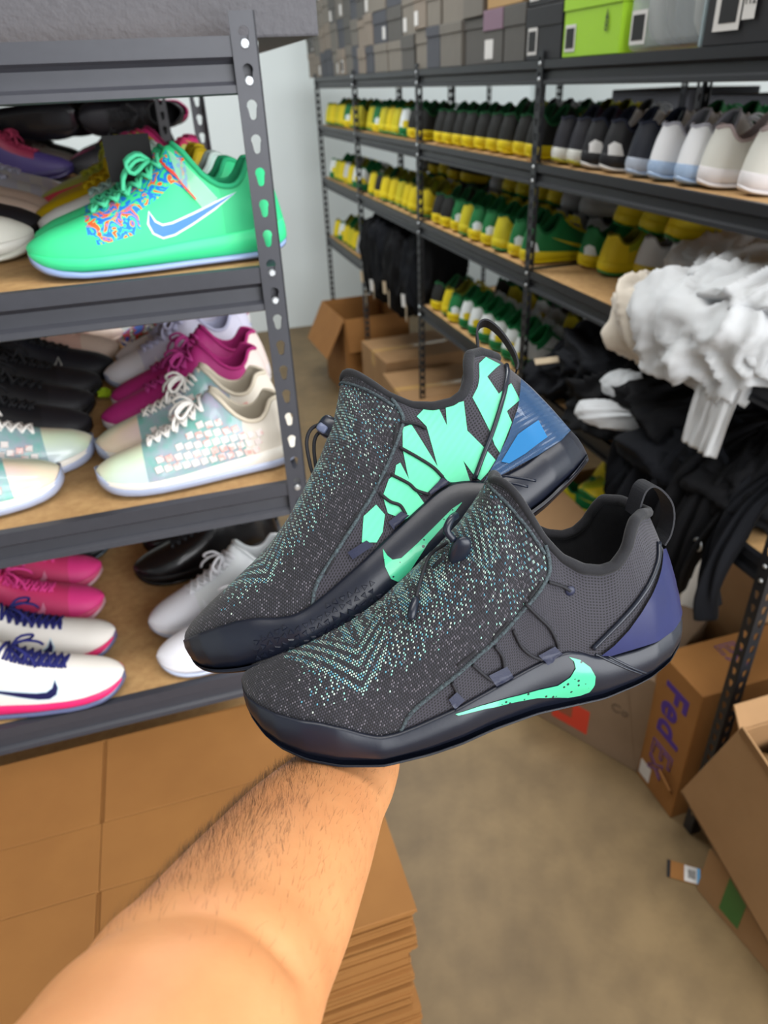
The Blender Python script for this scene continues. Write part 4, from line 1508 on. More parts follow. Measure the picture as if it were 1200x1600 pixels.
# small loose things on the near rack
o = link_obj('card_tag', box_mesh('card_tag', (0, 0, 0), (.060, .0015, .056), mat('black_card', '#0c0c0e', .7)))
o.location = (-.022, 1.115, Z2 + .128)
o.rotation_euler = (-.15, 0, .05)
tag(o, 'square black card tag tucked between the mint sneakers', 'tag')
nl = [(-.17 + .012 * math.sin(k * 1.9), 1.452 + .010 * math.cos(k * 1.3) + .002 * k, Z3 + .004 + .010 * abs(math.sin(k * .8))) for k in range(12)]
o = link_obj('loose_laces', tube_mesh('loose_laces', smooth_path(nl, 60), .0032, mat('neon_yellow_lace', '#a8c81e', .7), 6))
tag(o, 'neon yellow lace bundle on the middle shelf in front of a lavender sneaker', 'laces')
bl = [(-.19 + .03 * math.sin(k * 2.3), 1.60 + .022 * math.cos(k * 1.7), Z4 + .005 + .028 * abs(math.sin(k * .9))) for k in range(22)]
o = link_obj('loose_laces', tube_mesh('loose_laces', smooth_path(bl, 110), .0032, mat('beige_lace', '#a8977f', .8), 6))
tag(o, 'tangle of beige laces at the back of the lower shelf', 'laces')

for i, (k, x, y, yaw) in enumerate([('black', -.30, 2.47, PI - .1), ('black', -.24, 2.60, PI), ('black', -.02, 2.46, .15), ('fuchsia', .0, 2.58, .2), ('black', -.05, 2.72, .1)]):
    put_shoe(k, ('black' if k == 'black' else 'fuchsia') + ' sneaker stacked on others on the rack behind', x, y, Z2 + .142, yaw, 'sneakers on the dark rack behind', roll=1.5, scale=.92)

# ------------------------------------------------------------------ boxes
from mathutils import noise as mnoise


def card_mat(name, c1, c2, scale=6):
    m = mat(name, c1, .78, noise=.8, color2=c2, nscale=scale, bump=(250, .15, .0008))
    return m


M_CARD = card_mat('brown_cardboard', '#956532', '#885a2b')
M_CARD2 = card_mat('dull_brown_cardboard', '#9a7650', '#8c6a46')
M_CARD3 = card_mat('pale_grey_cardboard', '#86705a', '#7a6550')
M_TAPE = mat('clear_tape', '#b9925c', .25, coat=.3)
M_WHITE_LABEL = mat('white_paper', '#d2cfcc', .6)
M_PURPLE = mat('purple_ink', '#4a2f86', .6)
M_RED = mat('red_ink', '#c8402c', .6)
M_INK = mat('black_ink', '#1a1a1c', .6)


def text_mesh(name, body, size, m, outline=False, bold=.0, shear=0.0):
    cu = bpy.data.curves.new(name, 'FONT')
    cu.body = body
    cu.size = size
    cu.shear = shear
    cu.space_character = 1.14
    cu.align_x = 'CENTER'
    cu.align_y = 'CENTER'
    if outline:
        cu.fill_mode = 'NONE'
        cu.bevel_depth = size * .012
        cu.bevel_resolution = 0
    else:
        cu.offset = bold
        cu.extrude = .0003
    tmp = bpy.data.objects.new(name, cu)
    COL.objects.link(tmp)
    dg = bpy.context.evaluated_depsgraph_get()
    me = bpy.data.meshes.new_from_object(tmp.evaluated_get(dg))
    bpy.data.objects.remove(tmp)
    bpy.data.curves.remove(cu)
    me.name = name
    me.materials.clear()
    me.materials.append(m)
    return me


def place(o, origin, ex, ey):
    ex = Vector(ex).normalized()
    ey = Vector(ey).normalized()
    ez = ex.cross(ey)
    M = Matrix((ex, ey, ez)).transposed().to_4x4()
    M.translation = Vector(origin)
    o.matrix_local = M
    return o


def panel(parent, name, pts, m, thick=.004):
    """flat sheet through 4 points, given thickness along its normal"""
    P = [Vector(p) for p in pts]
    n = (P[1] - P[0]).cross(P[2] - P[0]).normalized() * thick / 2
    V = [p + n for p in P] + [p - n for p in P]
    k = len(P)
    F = [tuple(range(k)), tuple(range(k, 2 * k))[::-1]] + [(i, k + i, k + (i + 1) % k, (i + 1) % k) for i in range(k)]
    bm = bmesh.new()
    vs = [bm.verts.new(v) for v in V]
    for f in F:
        bm.faces.new([vs[i] for i in f])
    bmesh.ops.recalc_face_normals(bm, faces=bm.faces[:])
    return link_obj(name, from_bm(name, bm, m), parent)


def carton(name, label, loc, size, rz=0.0, m=M_CARD, open_top=False, flaps=(), group=None, rot=None, tape=True, thick=.005):
    """cardboard box, origin at the middle of its base; open ones have four walls, a floor and flaps (side, length, angle)"""
    r = thing(name, label, 'box', loc, rz, group)
    if rot is not None:
        r.matrix_world = Matrix.Translation(loc) @ rot.to_4x4()
    sx, sy, sz = size
    t = thick
    if not open_top:
        link_obj('body', box_mesh('body', (0, 0, sz / 2), (sx, sy, sz), m, .004, 2), r)
        if tape:
            link_obj('tape', box_mesh('tape', (0, 0, sz + .0003), (sx * .998, .05, .001), M_TAPE), r)
            link_obj('tape', box_mesh('tape', (-sx / 2 - .0003, 0, sz - .04), (.001, .05, .08), M_TAPE), r)
    else:
        link_obj('base', box_mesh('base', (0, 0, t / 2), (sx, sy, t), m), r)
        for s in (-1, 1):
            link_obj('wall', box_mesh('wall', (s * (sx - t) / 2, 0, sz / 2), (t, sy, sz), m, .0015, 1), r)
            link_obj('wall', box_mesh('wall', (0, s * (sy - t) / 2, sz / 2), (sx - 2 * t, t, sz), m, .0015, 1), r)
    for side, ln, ang in flaps:
        a = math.radians(ang)      # 0: standing up, 90: flat outwards, 180: hanging down
        if side in ('x-', 'x+'):
            s = -1 if side == 'x-' else 1
            x, dx, dz = s * (sx / 2), s * math.sin(a) * ln, math.cos(a) * ln
            panel(r, 'flap', [(x, -sy / 2 + .003, sz), (x, sy / 2 - .003, sz), (x + dx, sy / 2 - .008, sz + dz), (x + dx, -sy / 2 + .008, sz + dz)], m, .004)
        else:
            s = -1 if side == 'y-' else 1
            y, dy, dz = s * (sy / 2), s * math.sin(a) * ln, math.cos(a) * ln
            panel(r, 'flap', [(-sx / 2 + .003, y, sz), (sx / 2 - .003, y, sz), (sx / 2 - .008, y + dy, sz + dz), (-sx / 2 + .008, y + dy, sz + dz)], m, .004)
    return r


# grey box on the near rack
M_GREYBOX = mat('grey_leatherette_paper', '#515055', .6, noise=.5, color2='#47464b', nscale=90, bump=(160, .5, .0025))
r = thing('storage_box', 'large grey textured box on top of the grey rack', 'box', (-.30, 1.305, NEAR_Z[0] + .0005))
link_obj('body', box_mesh('body', (0, 0, .125), (1.07, .52, .25), M_GREYBOX, .003, 2), r)
link_obj('lid', box_mesh('lid', (0, 0, .235), (1.08, .53, .075), M_GREYBOX, .003, 2), r)

# flattened cartons in front of the rack
FL = 'flattened cardboard cartons piled in front of the grey rack'
X0, X1, Y0, Y1 = -.66, .163, .512, .960
TH = .0056
sheet_me = []
for v in range(3):
    bm = bmesh.new()
    for zc in (.0013, .0042):
        bm_box(bm, ((X1 - X0) / 2, (Y1 - Y0) / 2, zc), (X1 - X0, Y1 - Y0 - .003 * (v % 2), .0023))
    sheet_me.append(from_bm('flat_carton_sheet', bm, M_CARD))
rs = random.Random(11)
z = .79 - TH
jx = jy = 0.0
n_sheet = int((.79 - TH) / TH)
for k in range(n_sheet):
    z -= TH
    if k % 9 == 0:
        jx, jy, ja = rs.uniform(-.012, .006), rs.uniform(-.006, .008), rs.uniform(-.012, .012)
    if z < 0:
        break
    o = link_obj('flattened_carton', sheet_me[k % 3])
    o.location = (X0 + jx + rs.uniform(-.003, .003), Y0 + jy + rs.uniform(-.003, .003), z)
    o.rotation_euler = (0, 0, ja + rs.uniform(-.002, .002))
    tag(o, 'flattened brown cardboard carton in the pile under the topmost one', 'cardboard', FL)
top = thing('flattened_carton', 'topmost flattened brown carton of the pile, with slots and creases', 'cardboard', (0, 0, .79 - TH), 0, FL)
xs_ = [X0, -.255, X1]
ys_ = [Y0, .676, .790, Y1]
bm = bmesh.new()
for j in range(3):
    for i in range(2):
        g = .0034 if j != 1 else 0
        a0, a1 = xs_[i] + (g if i else 0), xs_[i + 1] - (0 if i else g)
        bm_box(bm, ((a0 + a1) / 2, (ys_[j] + ys_[j + 1]) / 2, .0014), (a1 - a0, ys_[j + 1] - ys_[j], .0026))
link_obj('liner', from_bm('liner', bm, M_CARD), top)
for i in range(2):
    for j in range(3):
        g = .0032 if j != 1 else .0006
        a0 = xs_[i] + (g if i == 1 else 0)
        a1 = xs_[i + 1] - (g if i == 0 else 0)
        o = link_obj('panel', box_mesh('panel', ((a0 + a1) / 2, (ys_[j] + ys_[j + 1]) / 2, .0040), (a1 - a0, ys_[j + 1] - ys_[j] - .0007, .0026), M_CARD, .0007, 1), top)

# ---- boxes on top of the long rack
def shoe_box(label, y0, y1, z, h, m, lidm=None, depth=.34, x=1.062, sticker=None, group=None, name='shoe_box', lid_h=.05, sticker_side=1):
    r = thing(name, label, 'box', (x + depth / 2, (y0 + y1) / 2, z), 0, group)
    w = abs(y1 - y0) - .006
    link_obj('body', box_mesh('body', (0, 0, h / 2), (depth, w, h), m, .0015, 1), r)
    link_obj('lid', box_mesh('lid', (0, 0, h - lid_h / 2 + .001), (depth + .006, w + .005, lid_h), lidm or m, .0015, 1), r)
    if sticker:
        s = link_obj('sticker', box_mesh('sticker', (-depth / 2 - .0045 + .003, sticker_side * (w * .5 - sticker[0] / 2 - .012), sticker[1] / 2 + .012), (.001, sticker[0], sticker[1]), M_WHITE_LABEL), r)
        if len(sticker) > 2:
            link_obj('print', box_mesh('print', (-depth / 2 - .0055 + .003, sticker_side * (w * .5 - sticker[0] / 2 - .012), sticker[1] / 2 + .012), (.001, sticker[0] * .78, sticker[1] * .74), M_INK), s)
    return r


ZT = FAR_Z[0] + .0005
M_BLK = mat('black_woven_paper', '#1c1b1f', .5, bump=(300, .4, .001))
M_LIME = mat('lime_green_card', '#9ccb2e', .45)
M_GREYS = [mat('grey_box_card_%d' % i, c, .7, noise=.4, color2=c2, nscale=12) for i, (c, c2) in enumerate([('#6e6962', '#625d57'), ('#7b746b', '#6f685f'), ('#565350', '#4b4946'), ('#85796d', '#786d62'), ('#4a4b52', '#404148')])]
bb = shoe_box('black shoe box with a 112 price label and gold ring on the long rack', .96, 1.385, ZT, .20, M_BLK, lid_h=.07)
st = link_obj('sticker', box_mesh('sticker', (-.175, .145, .058), (.001, .068, .072), M_WHITE_LABEL), bb)
link_obj('print', box_mesh('print', (-.1758, .142, .060), (.001, .046, .052), M_INK), st)
pl_ = link_obj('price_label', box_mesh('price_label', (-.1755, .090, .064), (.001, .030, .056), M_WHITE_LABEL), bb)
tm = link_obj('price', text_mesh('price', '112', .017, M_INK, bold=.0003), pl_)
place(tm, (-.1764, .090, .064), (0, -1, 0), (0, 0, 1))
rg = tube_mesh('gold_ring', [(-.178, -.045 + .017 * math.cos(a * PI / 12), .085 + .021 * math.sin(a * PI / 12)) for a in range(24)], .0035, mat('gold_metal', '#c9a24a', .25, metal=1.0), 8, closed=True)
link_obj('gold_ring', rg, bb)
# clear plastic bags of goods between the black and the lime box
M_BAG = mat('clear_plastic_bag', '#cfd6d8', .12, alpha=.35, coat=.6)
r = thing('plastic_bag', 'clear plastic bag with grey garments standing between lime and black boxes', 'bag', (1.20, 1.525, ZT))
link_obj('film', box_mesh('film', (0, 0, .105), (.26, .255, .21), M_BAG, .02, 3), r)
for i in range(5):
    link_obj('folded_garment', blob_mesh('folded_garment', (.01 * (i % 2), -.095 + .047 * i, .10), (.105, .019, .094), [M_GREYS[2], mat('pale_grey_cloth', '#9a9a98', .9), M_GREYS[4]][i % 3], None, .6), r)
s_ = link_obj('sticker', box_mesh('sticker', (-.1315, .085, .045), (.001, .055, .062), M_WHITE_LABEL), r)
link_obj('print', box_mesh('print', (-.1323, .085, .045), (.001, .042, .046), M_INK), s_)
shoe_box('clear fronted acetate box beside the black box with the 112 label', 1.386, 1.398, ZT, .22, mat('pale_blue_acetate', '#a9bcc2', .1, alpha=.5, coat=.5), name='acetate_box')
lb_ = shoe_box('lime green shoe box with a small black logo on the long rack', 1.665, 1.925, ZT, .145, M_LIME, sticker=(.048, .056, 1), lid_h=.05)
lg = link_obj('logo', text_mesh('logo', '8', .03, M_INK), lb_)
place(lg, (-.1735, -.072, .055), (0, -1, 0), (0, 0, 1))
lg = link_obj('logo', mk_mesh('logo', [(-.1735, -.066, .068), (-.1735, -.078, .068), (-.1735, -.072, .090)], [(0, 1, 2)], M_INK), lb_)
shoe_box('black textured shoe box with white sticker beside the lime one', 1.930, 2.130, ZT, .118, M_BLK, sticker=(.052, .062, 1), lid_h=.045)
shoe_box('black textured shoe box with white sticker, upper one of two', 1.930, 2.130, ZT + .121, .118, M_BLK, sticker=(.052, .062, 1), lid_h=.045)
shoe_box('dark grey shoe box with a slate side beside the mauve lidded one', 2.135, 2.275, ZT, .135, M_GREYS[2], sticker=None, lid_h=.05)
shoe_box('grey shoe box with a mauve lid on the long rack', 2.280, 2.420, ZT, .135, M_GREYS[2], lidm=mat('mauve_card', '#7d6474', .6), sticker=(.060, .05), lid_h=.052)
shoe_box('plain tan carton lying on the mauve lidded and slate boxes', 2.16, 2.40, ZT + .1375, .12, card_mat('tan_card', '#b08f62', '#a58457'), lid_h=.05)
rb = random.Random(5)
y = 2.43
col = 0
GB = 'grey shoe boxes stacked on top of the long rack'
while y < 4.95:
    w = rb.choice([.125, .14, .16, .2])
    zz = ZT
    nl = 2 if y < 2.9 else (3 if y < 3.8 else 4)
    for k in range(nl):
        h = rb.choice([.105, .115, .125])
        mi = rb.randrange(5)
        st_ = rb.random()
        stck = (.040, .045) if st_ < .25 else ((.045, .055, 1) if st_ < .32 else None)
        shoe_box('grey shoe box in the stacks at the far end of the long rack', y, y + w, zz, h, M_GREYS[mi], sticker=stck, group=GB, x=1.060 + rb.uniform(0, .012), lid_h=rb.choice([.03, .045]), sticker_side=rb.choice((-1, 1)))
        zz += h + .0022
    y += w + .003
    col += 1

# ---- cartons on the floor
fx = carton('shipping_carton', 'brown courier carton with purple lettering standing by the near post', (1.245, 1.035, 0), (.42, .165, .462), 0, M_CARD, tape=False)
o = link_obj('lettering', text_mesh('lettering', 'Fed', .118, M_PURPLE, bold=.0030, shear=0), fx)
place(o, (-.2108, .000, .318), (0, 0, -1), (0, -1, 0))
o = link_obj('lettering', text_mesh('lettering', 'Ex', .118, M_PURPLE, outline=True), fx)
place(o, (-.2108, .004, .135), (0, 0, -1), (0, -1, 0))
o = link_obj('lettering', text_mesh('lettering', 'Ex', .085, M_PURPLE, outline=True), fx)
place(o, (-.045, .015, .4628), (0, -1, 0), (1, 0, 0))
link_obj('shipping_label', box_mesh('shipping_label', (-.2105, .045, .045), (.001, .045, .055), M_WHITE_LABEL), fx)
panel(fx, 'torn_flap', [(-.211, -.02, .115), (-.211, -.070, .085), (-.232, -.078, .120), (-.236, -.030, .150)], M_CARD, .004)
rc = carton('shipping_carton', 'pale worn carton with red print beside the courier carton', (1.074, 1.400, 0), (.36, .46, .36), .53, M_CARD3)
o = link_obj('red_print', box_mesh('red_print', (-.1808, -.005, .085), (.001, .12, .095), M_RED), rc)
link_obj('faded_patch', box_mesh('faded_patch', (-.1812, .012, .096), (.001, .045, .05), mat('faded_red_ink', '#8a5038', .7)), rc)
o = link_obj('mark', text_mesh('mark', 'Co', .04, M_INK, outline=True), rc)
place(o, (-.1812, -.15, .20), (0, -1, 0), (0, 0, 1))
panel(rc, 'corner_fold', [(-.182, -.232, 0.002), (-.182, -.150, .36), (-.178, -.232, .36)], M_CARD3, .003)
# tilted open carton near the camera and the taped one under it
lo = carton('shipping_carton', 'brown carton with green tape on the floor under the tilted open one', (1.235, .565, 0), (.47, .46, .165), .12, M_CARD2, tape=False)
link_obj('green_tape', box_mesh('green_tape', (-.2355, .135, .095), (.001, .055, .14), mat('green_tape', '#3c6b34', .4)), lo)
tilt = Matrix.Rotation(math.radians(17), 3, 'X')
oc = carton('shipping_carton', 'open brown carton tilted on top of the green taped one', (1.185, .660, .186), (.46, .44, .335), 0, M_CARD2, open_top=True,
            flaps=[('x-', .045, 20), ('y+', .05, 60)], rot=tilt)
# hang tag on the floor
tg = thing('hang_tag', 'brown swing tag with a barcode lying on the concrete floor', 'tag', (.975, .806, .001), math.radians(-37))
link_obj('card', box_mesh('card', (0, 0, .001), (.082, .048, .0016), M_CARD), tg)
link_obj('dark_end', box_mesh('dark_end', (-.041, 0, .0014), (.008, .048, .002), M_INK), tg)
b_ = link_obj('barcode_label', box_mesh('barcode_label', (.014, 0, .0022), (.036, .044, .0008), M_WHITE_LABEL), tg)
link_obj('blue_edge', box_mesh('blue_edge', (.030, 0, .0027), (.008, .044, .0004), mat('light_blue_ink', '#6aa9d8', .5)), b_)
for i in range(5):
    link_obj('bar', box_mesh('bar', (.006 + i * .0038, 0, .0027), (.0016 + .0008 * (i % 2), .024, .0004), M_INK), b_)
# cartons under the far bays
carton('shipping_carton', 'open brown carton on the floor in the aisle beneath the lower sneaker row', (1.17, 2.50, 0), (.42, .52, .36), .06, M_CARD2, open_top=True, flaps=[('x-', .16, 125), ('y+', .18, 40), ('y-', .16, 150)])
carton('shipping_carton', 'closed brown carton behind the open one in the aisle', (1.20, 3.20, 0), (.44, .50, .42), -.04, M_CARD2)
carton('shipping_carton', 'brown carton with printed lid on the closed carton below the jackets', (1.24, 3.72, 0), (.46, .42, .46), .05, M_CARD2)
carton('shipping_carton', 'open brown carton with a hanging flap at the far end of the long rack', (1.16, 4.42, 0), (.42, .50, .52), .05, M_CARD, open_top=True, flaps=[('x-', .26, 152), ('y-', .2, 170)])
cw = carton('shipping_carton', 'open brown carton full of green and yellow sneakers under the black clothes', (1.385, 1.800, 0), (.42, .40, .50), 0, M_CARD2, open_top=True, flaps=[('x-', .2, 130)])
for i, (k, x, yy, zz, yaw, tlt) in enumerate([('green_yellow', 1.32, 1.74, .44, 1.2, .2), ('yellow_green', 1.38, 1.80, .45, 1.9, -.2), ('green_white', 1.41, 1.85, .45, .6, .2), ('green_yellow', 1.30, 1.82, .42, 2.4, .1), ('yellow_green', 1.35, 1.86, .46, .3, .3)]):
    put_shoe(k, 'green or yellow sneaker heaped in the carton under the black clothes', x, yy, zz, yaw, 'sneakers heaped in a carton', pitch=tlt)
carton('shipping_carton', 'white carton under the lower shelf of the long rack', (1.44, 1.46, 0), (.30, .20, .70), 0, mat('white_card', '#c9c4ba', .7), tape=False)
c5 = carton('shipping_carton', 'dark brown open carton behind the courier carton with green goods inside', (1.47, 1.24, 0), (.24, .22, .66), 0, M_CARD2, open_top=True)
for i, (k, x, yy, yaw) in enumerate([('green_yellow', 1.47, 1.24, 1.3)]):
    put_shoe(k, 'green sneaker poking out of the dark carton behind the courier carton', x, yy, .60, yaw, 'sneakers in the dark carton', pitch=.5)
# on the side rack: two dark boxes and a tan carton glimpsed through the shelves
carton('storage_box', 'dark grey box on the side rack behind the long rack', (2.28, 3.05, 1.4505), (.34, .55, .22), 0, M_GREYS[4], tape=False)
carton('storage_box', 'dark grey box on the side rack next to the blue and tan carton', (2.28, 2.45, 1.4505), (.34, .40, .2), 0, M_GREYS[4], tape=False)
cb_ = carton('storage_box', 'tan carton with a blue stripe on the side rack', (2.28, 1.55, 1.4505), (.34, .60, .26), 0, card_mat('tan_card', '#b08f62', '#a58457'), tape=False)
link_obj('blue_stripe', box_mesh('blue_stripe', (-.171, .22, .13), (.001, .10, .258), mat('blue_ink', '#2a3a86', .5)), cb_)

# ------------------------------------------------------------------ clothes
M_WCLOTH = mat('white_cotton', '#c3c5c8', .9, sheen=.2, bump=(220, .25, .0008), noise=.3, color2='#b8b7b4', nscale=9)
M_CCLOTH = mat('cream_cotton', '#d2c8ba', .9, sheen=.2, bump=(220, .25, .0008), noise=.4, color2='#c1b6a8', nscale=9)
M_KCLOTH = mat('black_cotton', '#08080b', .85, spec=.25, bump=(220, .3, .0008), noise=.5, color2='#0c0d12', nscale=9)
M_NCLOTH = mat('black_navy_cotton', '#0a0c12', .85, spec=.25, bump=(220, .3, .0008))


def garment_mesh(name, size, m, seed, fold=(1, 0, 0), amp=.016, freq=14.0, stretch=.14, p=.75, nu=88, nv=52, floor=True, lump=.02):
    fold = Vector(fold).normalized()
    V, F = [], []
    so = Vector((seed * 3.17, seed * 1.31, seed * 7.7))
    sg = lambda v: math.copysign(abs(v) ** p, v)
    sx, sy, sz = [s / 2 for s in size]
    for i in range(nv + 1):
        a = -math.pi / 2 + math.pi * i / nv
        for j in range(nu):
            b = 2 * math.pi * j / nu
            n = Vector((math.cos(a) * math.cos(b), math.cos(a) * math.sin(b), math.sin(a)))
            v = Vector((sx * sg(math.cos(a)) * sg(math.cos(b)), sy * sg(math.cos(a)) * sg(math.sin(b)), sz * sg(math.sin(a))))
            q = v - fold * v.dot(fold) * (1 - stretch)
            w = mnoise.noise_vector(v * 5 + so) * .030
            r1 = max(0, 1 - abs(mnoise.noise((q + w) * freq + so)) * 3.2) ** 1.3 * 1.6 - .5
            r2 = max(0, 1 - abs(mnoise.noise((q + w) * freq * 2.1 + so * 2)) * 3.0) ** 1.3 * 1.6 - .5
            r3 = 1 - abs(mnoise.noise((q + w) * freq * 4.7 + so * 1.7)) * 2.2
            d = amp * (r1 * .7 + r2 * .42 + r3 * .20) + lump * mnoise.noise(v * 5 + so * 3)
            v = v + n * d
            if floor and v.z < -sz * .92:
                v.z = -sz * .92
            V.append(v + Vector((0, 0, sz * .92)))
    for i in range(nv):
        for j in range(nu):
            F.append((i * nu + j, i * nu + (j + 1) % nu, (i + 1) * nu + (j + 1) % nu, (i + 1) * nu + j))
    return mk_mesh(name, V, F, m)


def drape_mesh(name, path, width_dir, w0, w1, m, seed, amp=.008, nw=22, n=40, thick=.010, freq=30):
    """cloth strip following path (list of points), wavy across its width, closed with a thickness"""
    P = [Vector(p) for p in smooth_path(path, n)]
    wd = Vector(width_dir).normalized()
    V, F = [], []
    so = Vector((seed, seed * 2.3, seed * .7))
    rows = []
    for i, p in enumerate(P):
        t = (P[min(i + 1, n - 1)] - P[max(i - 1, 0)]).normalized()
        nn = t.cross(wd).normalized()
        w = w0 + (w1 - w0) * i / (n - 1)
        rows.append((p, nn, w, i / (n - 1)))
    for layer in (1, -1):
        for (p, nn, w, u) in rows:
            for j in range(nw):
                s = (j / (nw - 1) - .5)
                edge = math.sqrt(max(0, 1 - (2 * s) ** 4))
                wave = amp * mnoise.noise(Vector((s * freq * w * 3, u * 2.0, 0)) + so) * (0.5 + u)
                V.append(p + wd * s * w + nn * (wave + layer * thick * .5 * edge))
    k = n * nw
    for i in range(n - 1):
        for j in range(nw - 1):
            a, b, c, d = i * nw + j, i * nw + j + 1, (i + 1) * nw + j + 1, (i + 1) * nw + j
            F.append((a, b, c, d))
            F.append((k + d, k + c, k + b, k + a))
    for i in range(n - 1):
        for j, fl in ((0, 0), (nw - 1, 1)):
            a, d = i * nw + j, (i + 1) * nw + j
            F.append((a, d, k + d, k + a) if not fl else (a, k + a, k + d, d))
    for i, fl in ((0, 0), (n - 1, 1)):
        for j in range(nw - 1):
            a, b = i * nw + j, i * nw + j + 1
            F.append((a, k + a, k + b, b) if not fl else (a, b, k + b, k + a))
    return mk_mesh(name, V, F, m)


def garment(label, loc, size, m, seed, rz=0.0, cat='clothing', name='garment', group=None, **k):
    o = link_obj(name, garment_mesh(name, size, m, seed, **k))
    o.location = loc
    o.rotation_euler = (0, 0, rz)
    return tag(o, label, cat, group)


def tag_part(parent, loc, rot, size=(.035, .0015, .06), m=None):
    o = link_obj('swing_tag', box_mesh('swing_tag', (0, 0, 0), size, m or mat('beige_tag', '#b8a58a', .7)), parent)
    o.location = loc
    o.rotation_euler = rot
    return o


# white pile on the nearest bay of the middle shelf
garment('rolled white garment at the back of the white pile', (1.40, 1.42, S3), (.30, .50, .15), M_WCLOTH, 1, .35, fold=(1, .2, .5), amp=.024, freq=14)
garment('white garment bunched in a rounded roll behind the front of the white pile', (1.42, 1.08, S3), (.34, .34, .17), M_WCLOTH, 2, .2, fold=(1, .6, .3), amp=.028, freq=12)
g3 = garment('big crumpled white garment spilling over the edge of the middle shelf', (1.10, 1.215, S3 - .055), (.28, .42, .20), M_WCLOTH, 3, .10, fold=(.8, .2, 1), amp=.030, freq=9, lump=.03, nu=110, nv=64, floor=False)
garment('cream tinted white garment hanging off the shelf edge beside the crumpled pile', (1.055, 1.40, S3 - .075), (.15, .17, .17), M_CCLOTH, 4, .2, fold=(.2, .6, 1), amp=.026, freq=11, floor=False)
garment('white garment lying on top of the crumpled white pile', (1.14, 1.17, S3 + .085), (.25, .32, .09), M_WCLOTH, 5, -.2, fold=(1, .4, 0), amp=.024, freq=10, nu=100, nv=56, floor=False)
garment('white garment at the end of the white pile next to the near post', (1.17, 1.060, S3 - .005), (.30, .20, .12), M_WCLOTH, 6, .3, fold=(.5, 1, .3), amp=.024, freq=10, nu=100, nv=56)
sl = link_obj('garment', drape_mesh('garment', [(1.20, 1.075, S3 + .075), (1.10, 1.08, S3 + .090), (1.035, 1.085, S3 + .050), (1.012, 1.09, S3 - .04), (1.005, 1.095, S3 - .12), (1.002, 1.10, S3 - .175)], (-.05, 1, 0), .115, .100, M_WCLOTH, 4.2, amp=.010, thick=.016))
tag(sl, 'white sleeve hanging straight down over the shelf edge', 'clothing')
bx2 = thing('hang_tag', 'beige swing tag with a yellow stripe sticking out under the white pile', 'tag', (1.030, 1.235, S3 - .055), 0)
link_obj('card', box_mesh('card', (0, 0, 0), (.06, .075, .003), mat('beige_tag', '#b8a58a', .7)), bx2)
link_obj('yellow_stripe', box_mesh('yellow_stripe', (-.022, 0, .0018), (.008, .075, .0008), mat('yellow_ink', '#d2b93a', .6)), bx2)

# black clothes heaped on the lower shelf of the nearest bay, two white ones on top
KG = 'black clothes heaped on the lower shelf of the nearest bay'
KL = 'black garment in the heap on the lower shelf of the nearest bay'
for i, (x, yy, zz, sx, sy, sz, rz, fo) in enumerate([
        (1.24, 1.86, S4, .40, .30, .15, .1, (1, .2, 0)), (1.20, 1.58, S4, .38, .32, .16, -.2, (1, -.3, 0)), (1.22, 1.28, S4, .40, .34, .16, .3, (.5, 1, 0)), (1.20, 1.07, S4, .34, .22, .18, .1, (1, .5, 0)),
        (1.42, 1.70, S4, .34, .50, .20, .2, (1, 0, 0)), (1.42, 1.20, S4, .34, .50, .22, .1, (0, 1, 0)), (1.22, 1.72, S4 + .11, .34, .36, .10, .5, (1, 1, 0)), (1.18, 1.40, S4 + .11, .30, .34, .10, -.3, (1, .4, 0))]):
    garment(KL, (x, yy, zz), (sx, sy, sz), M_KCLOTH if i % 2 else M_NCLOTH, 10 + i, rz, fold=fo, amp=.034, freq=10, lump=.03, group=KG, nu=96, nv=56)
ov = []
for i, (yy, w, drop, x) in enumerate([(1.30, .30, .10, 1.04), (1.12, .22, .17, 1.035), (1.000, .10, .20, 1.05)]):
    o = link_obj('garment', drape_mesh('garment', [(1.32, yy, S4 + .13), (1.18, yy, S4 + .155), (1.07, yy, S4 + .10), (x - .015, yy, S4 + .01), (x - .03, yy, S4 - drop * .5), (x - .02, yy + .01, S4 - drop)], (.02, 1, 0), w, w * .7, M_KCLOTH if i % 2 else M_NCLOTH, 8 + i * 2.7, amp=.05, thick=.03, freq=22, nw=30))
    ov.append(tag(o, ['black garment hanging over the lower shelf edge below the white sleeve', 'black garment with a silver clip hanging off the lower shelf edge', 'narrow black garment hanging off the shelf beside the near post'][i], 'clothing', 'black clothes hanging off the lower shelf'))
clip = tube_mesh('silver_clip', [(1.003, 1.045 + .012 * math.cos(a), S4 - .03 + .014 * math.sin(a)) for a in np.linspace(.3, 4.6, 14)], .003, M_ZINC, 8)
link_obj('silver_clip', clip, ov[1])
garment('white sock shaped garment on the black heap, front one', (1.030, 1.435, S4 + .085), (.20, .085, .07), M_WCLOTH, 31, -.62, fold=(1, 0, .2), amp=.010, freq=18, nu=48, nv=28)
garment('small white garment on the black heap behind the sock shaped one', (1.075, 1.485, S4 + .150), (.10, .11, .06), M_WCLOTH, 32, .3, fold=(1, .4, .2), amp=.008, freq=18, nu=48, nv=28)
o = link_obj('hang_tag', box_mesh('hang_tag', (0, 0, 0), (.10, .035, .003), mat('beige_tag', '#b8a58a', .7)))
o.location = (1.055, 1.83, S4 + .130)
o.rotation_euler = (.15, -.1, -.35)
tag(o, 'beige swing tag lying on the black clothes', 'tag')
garment('grey white garment heaped behind the post on the lower shelf', (1.34, 1.97, S4 + .14), (.16, .14, .08), mat('pale_grey_cloth', '#9a9a98', .9), 41, .2, nu=48, nv=28, amp=.010, freq=16)

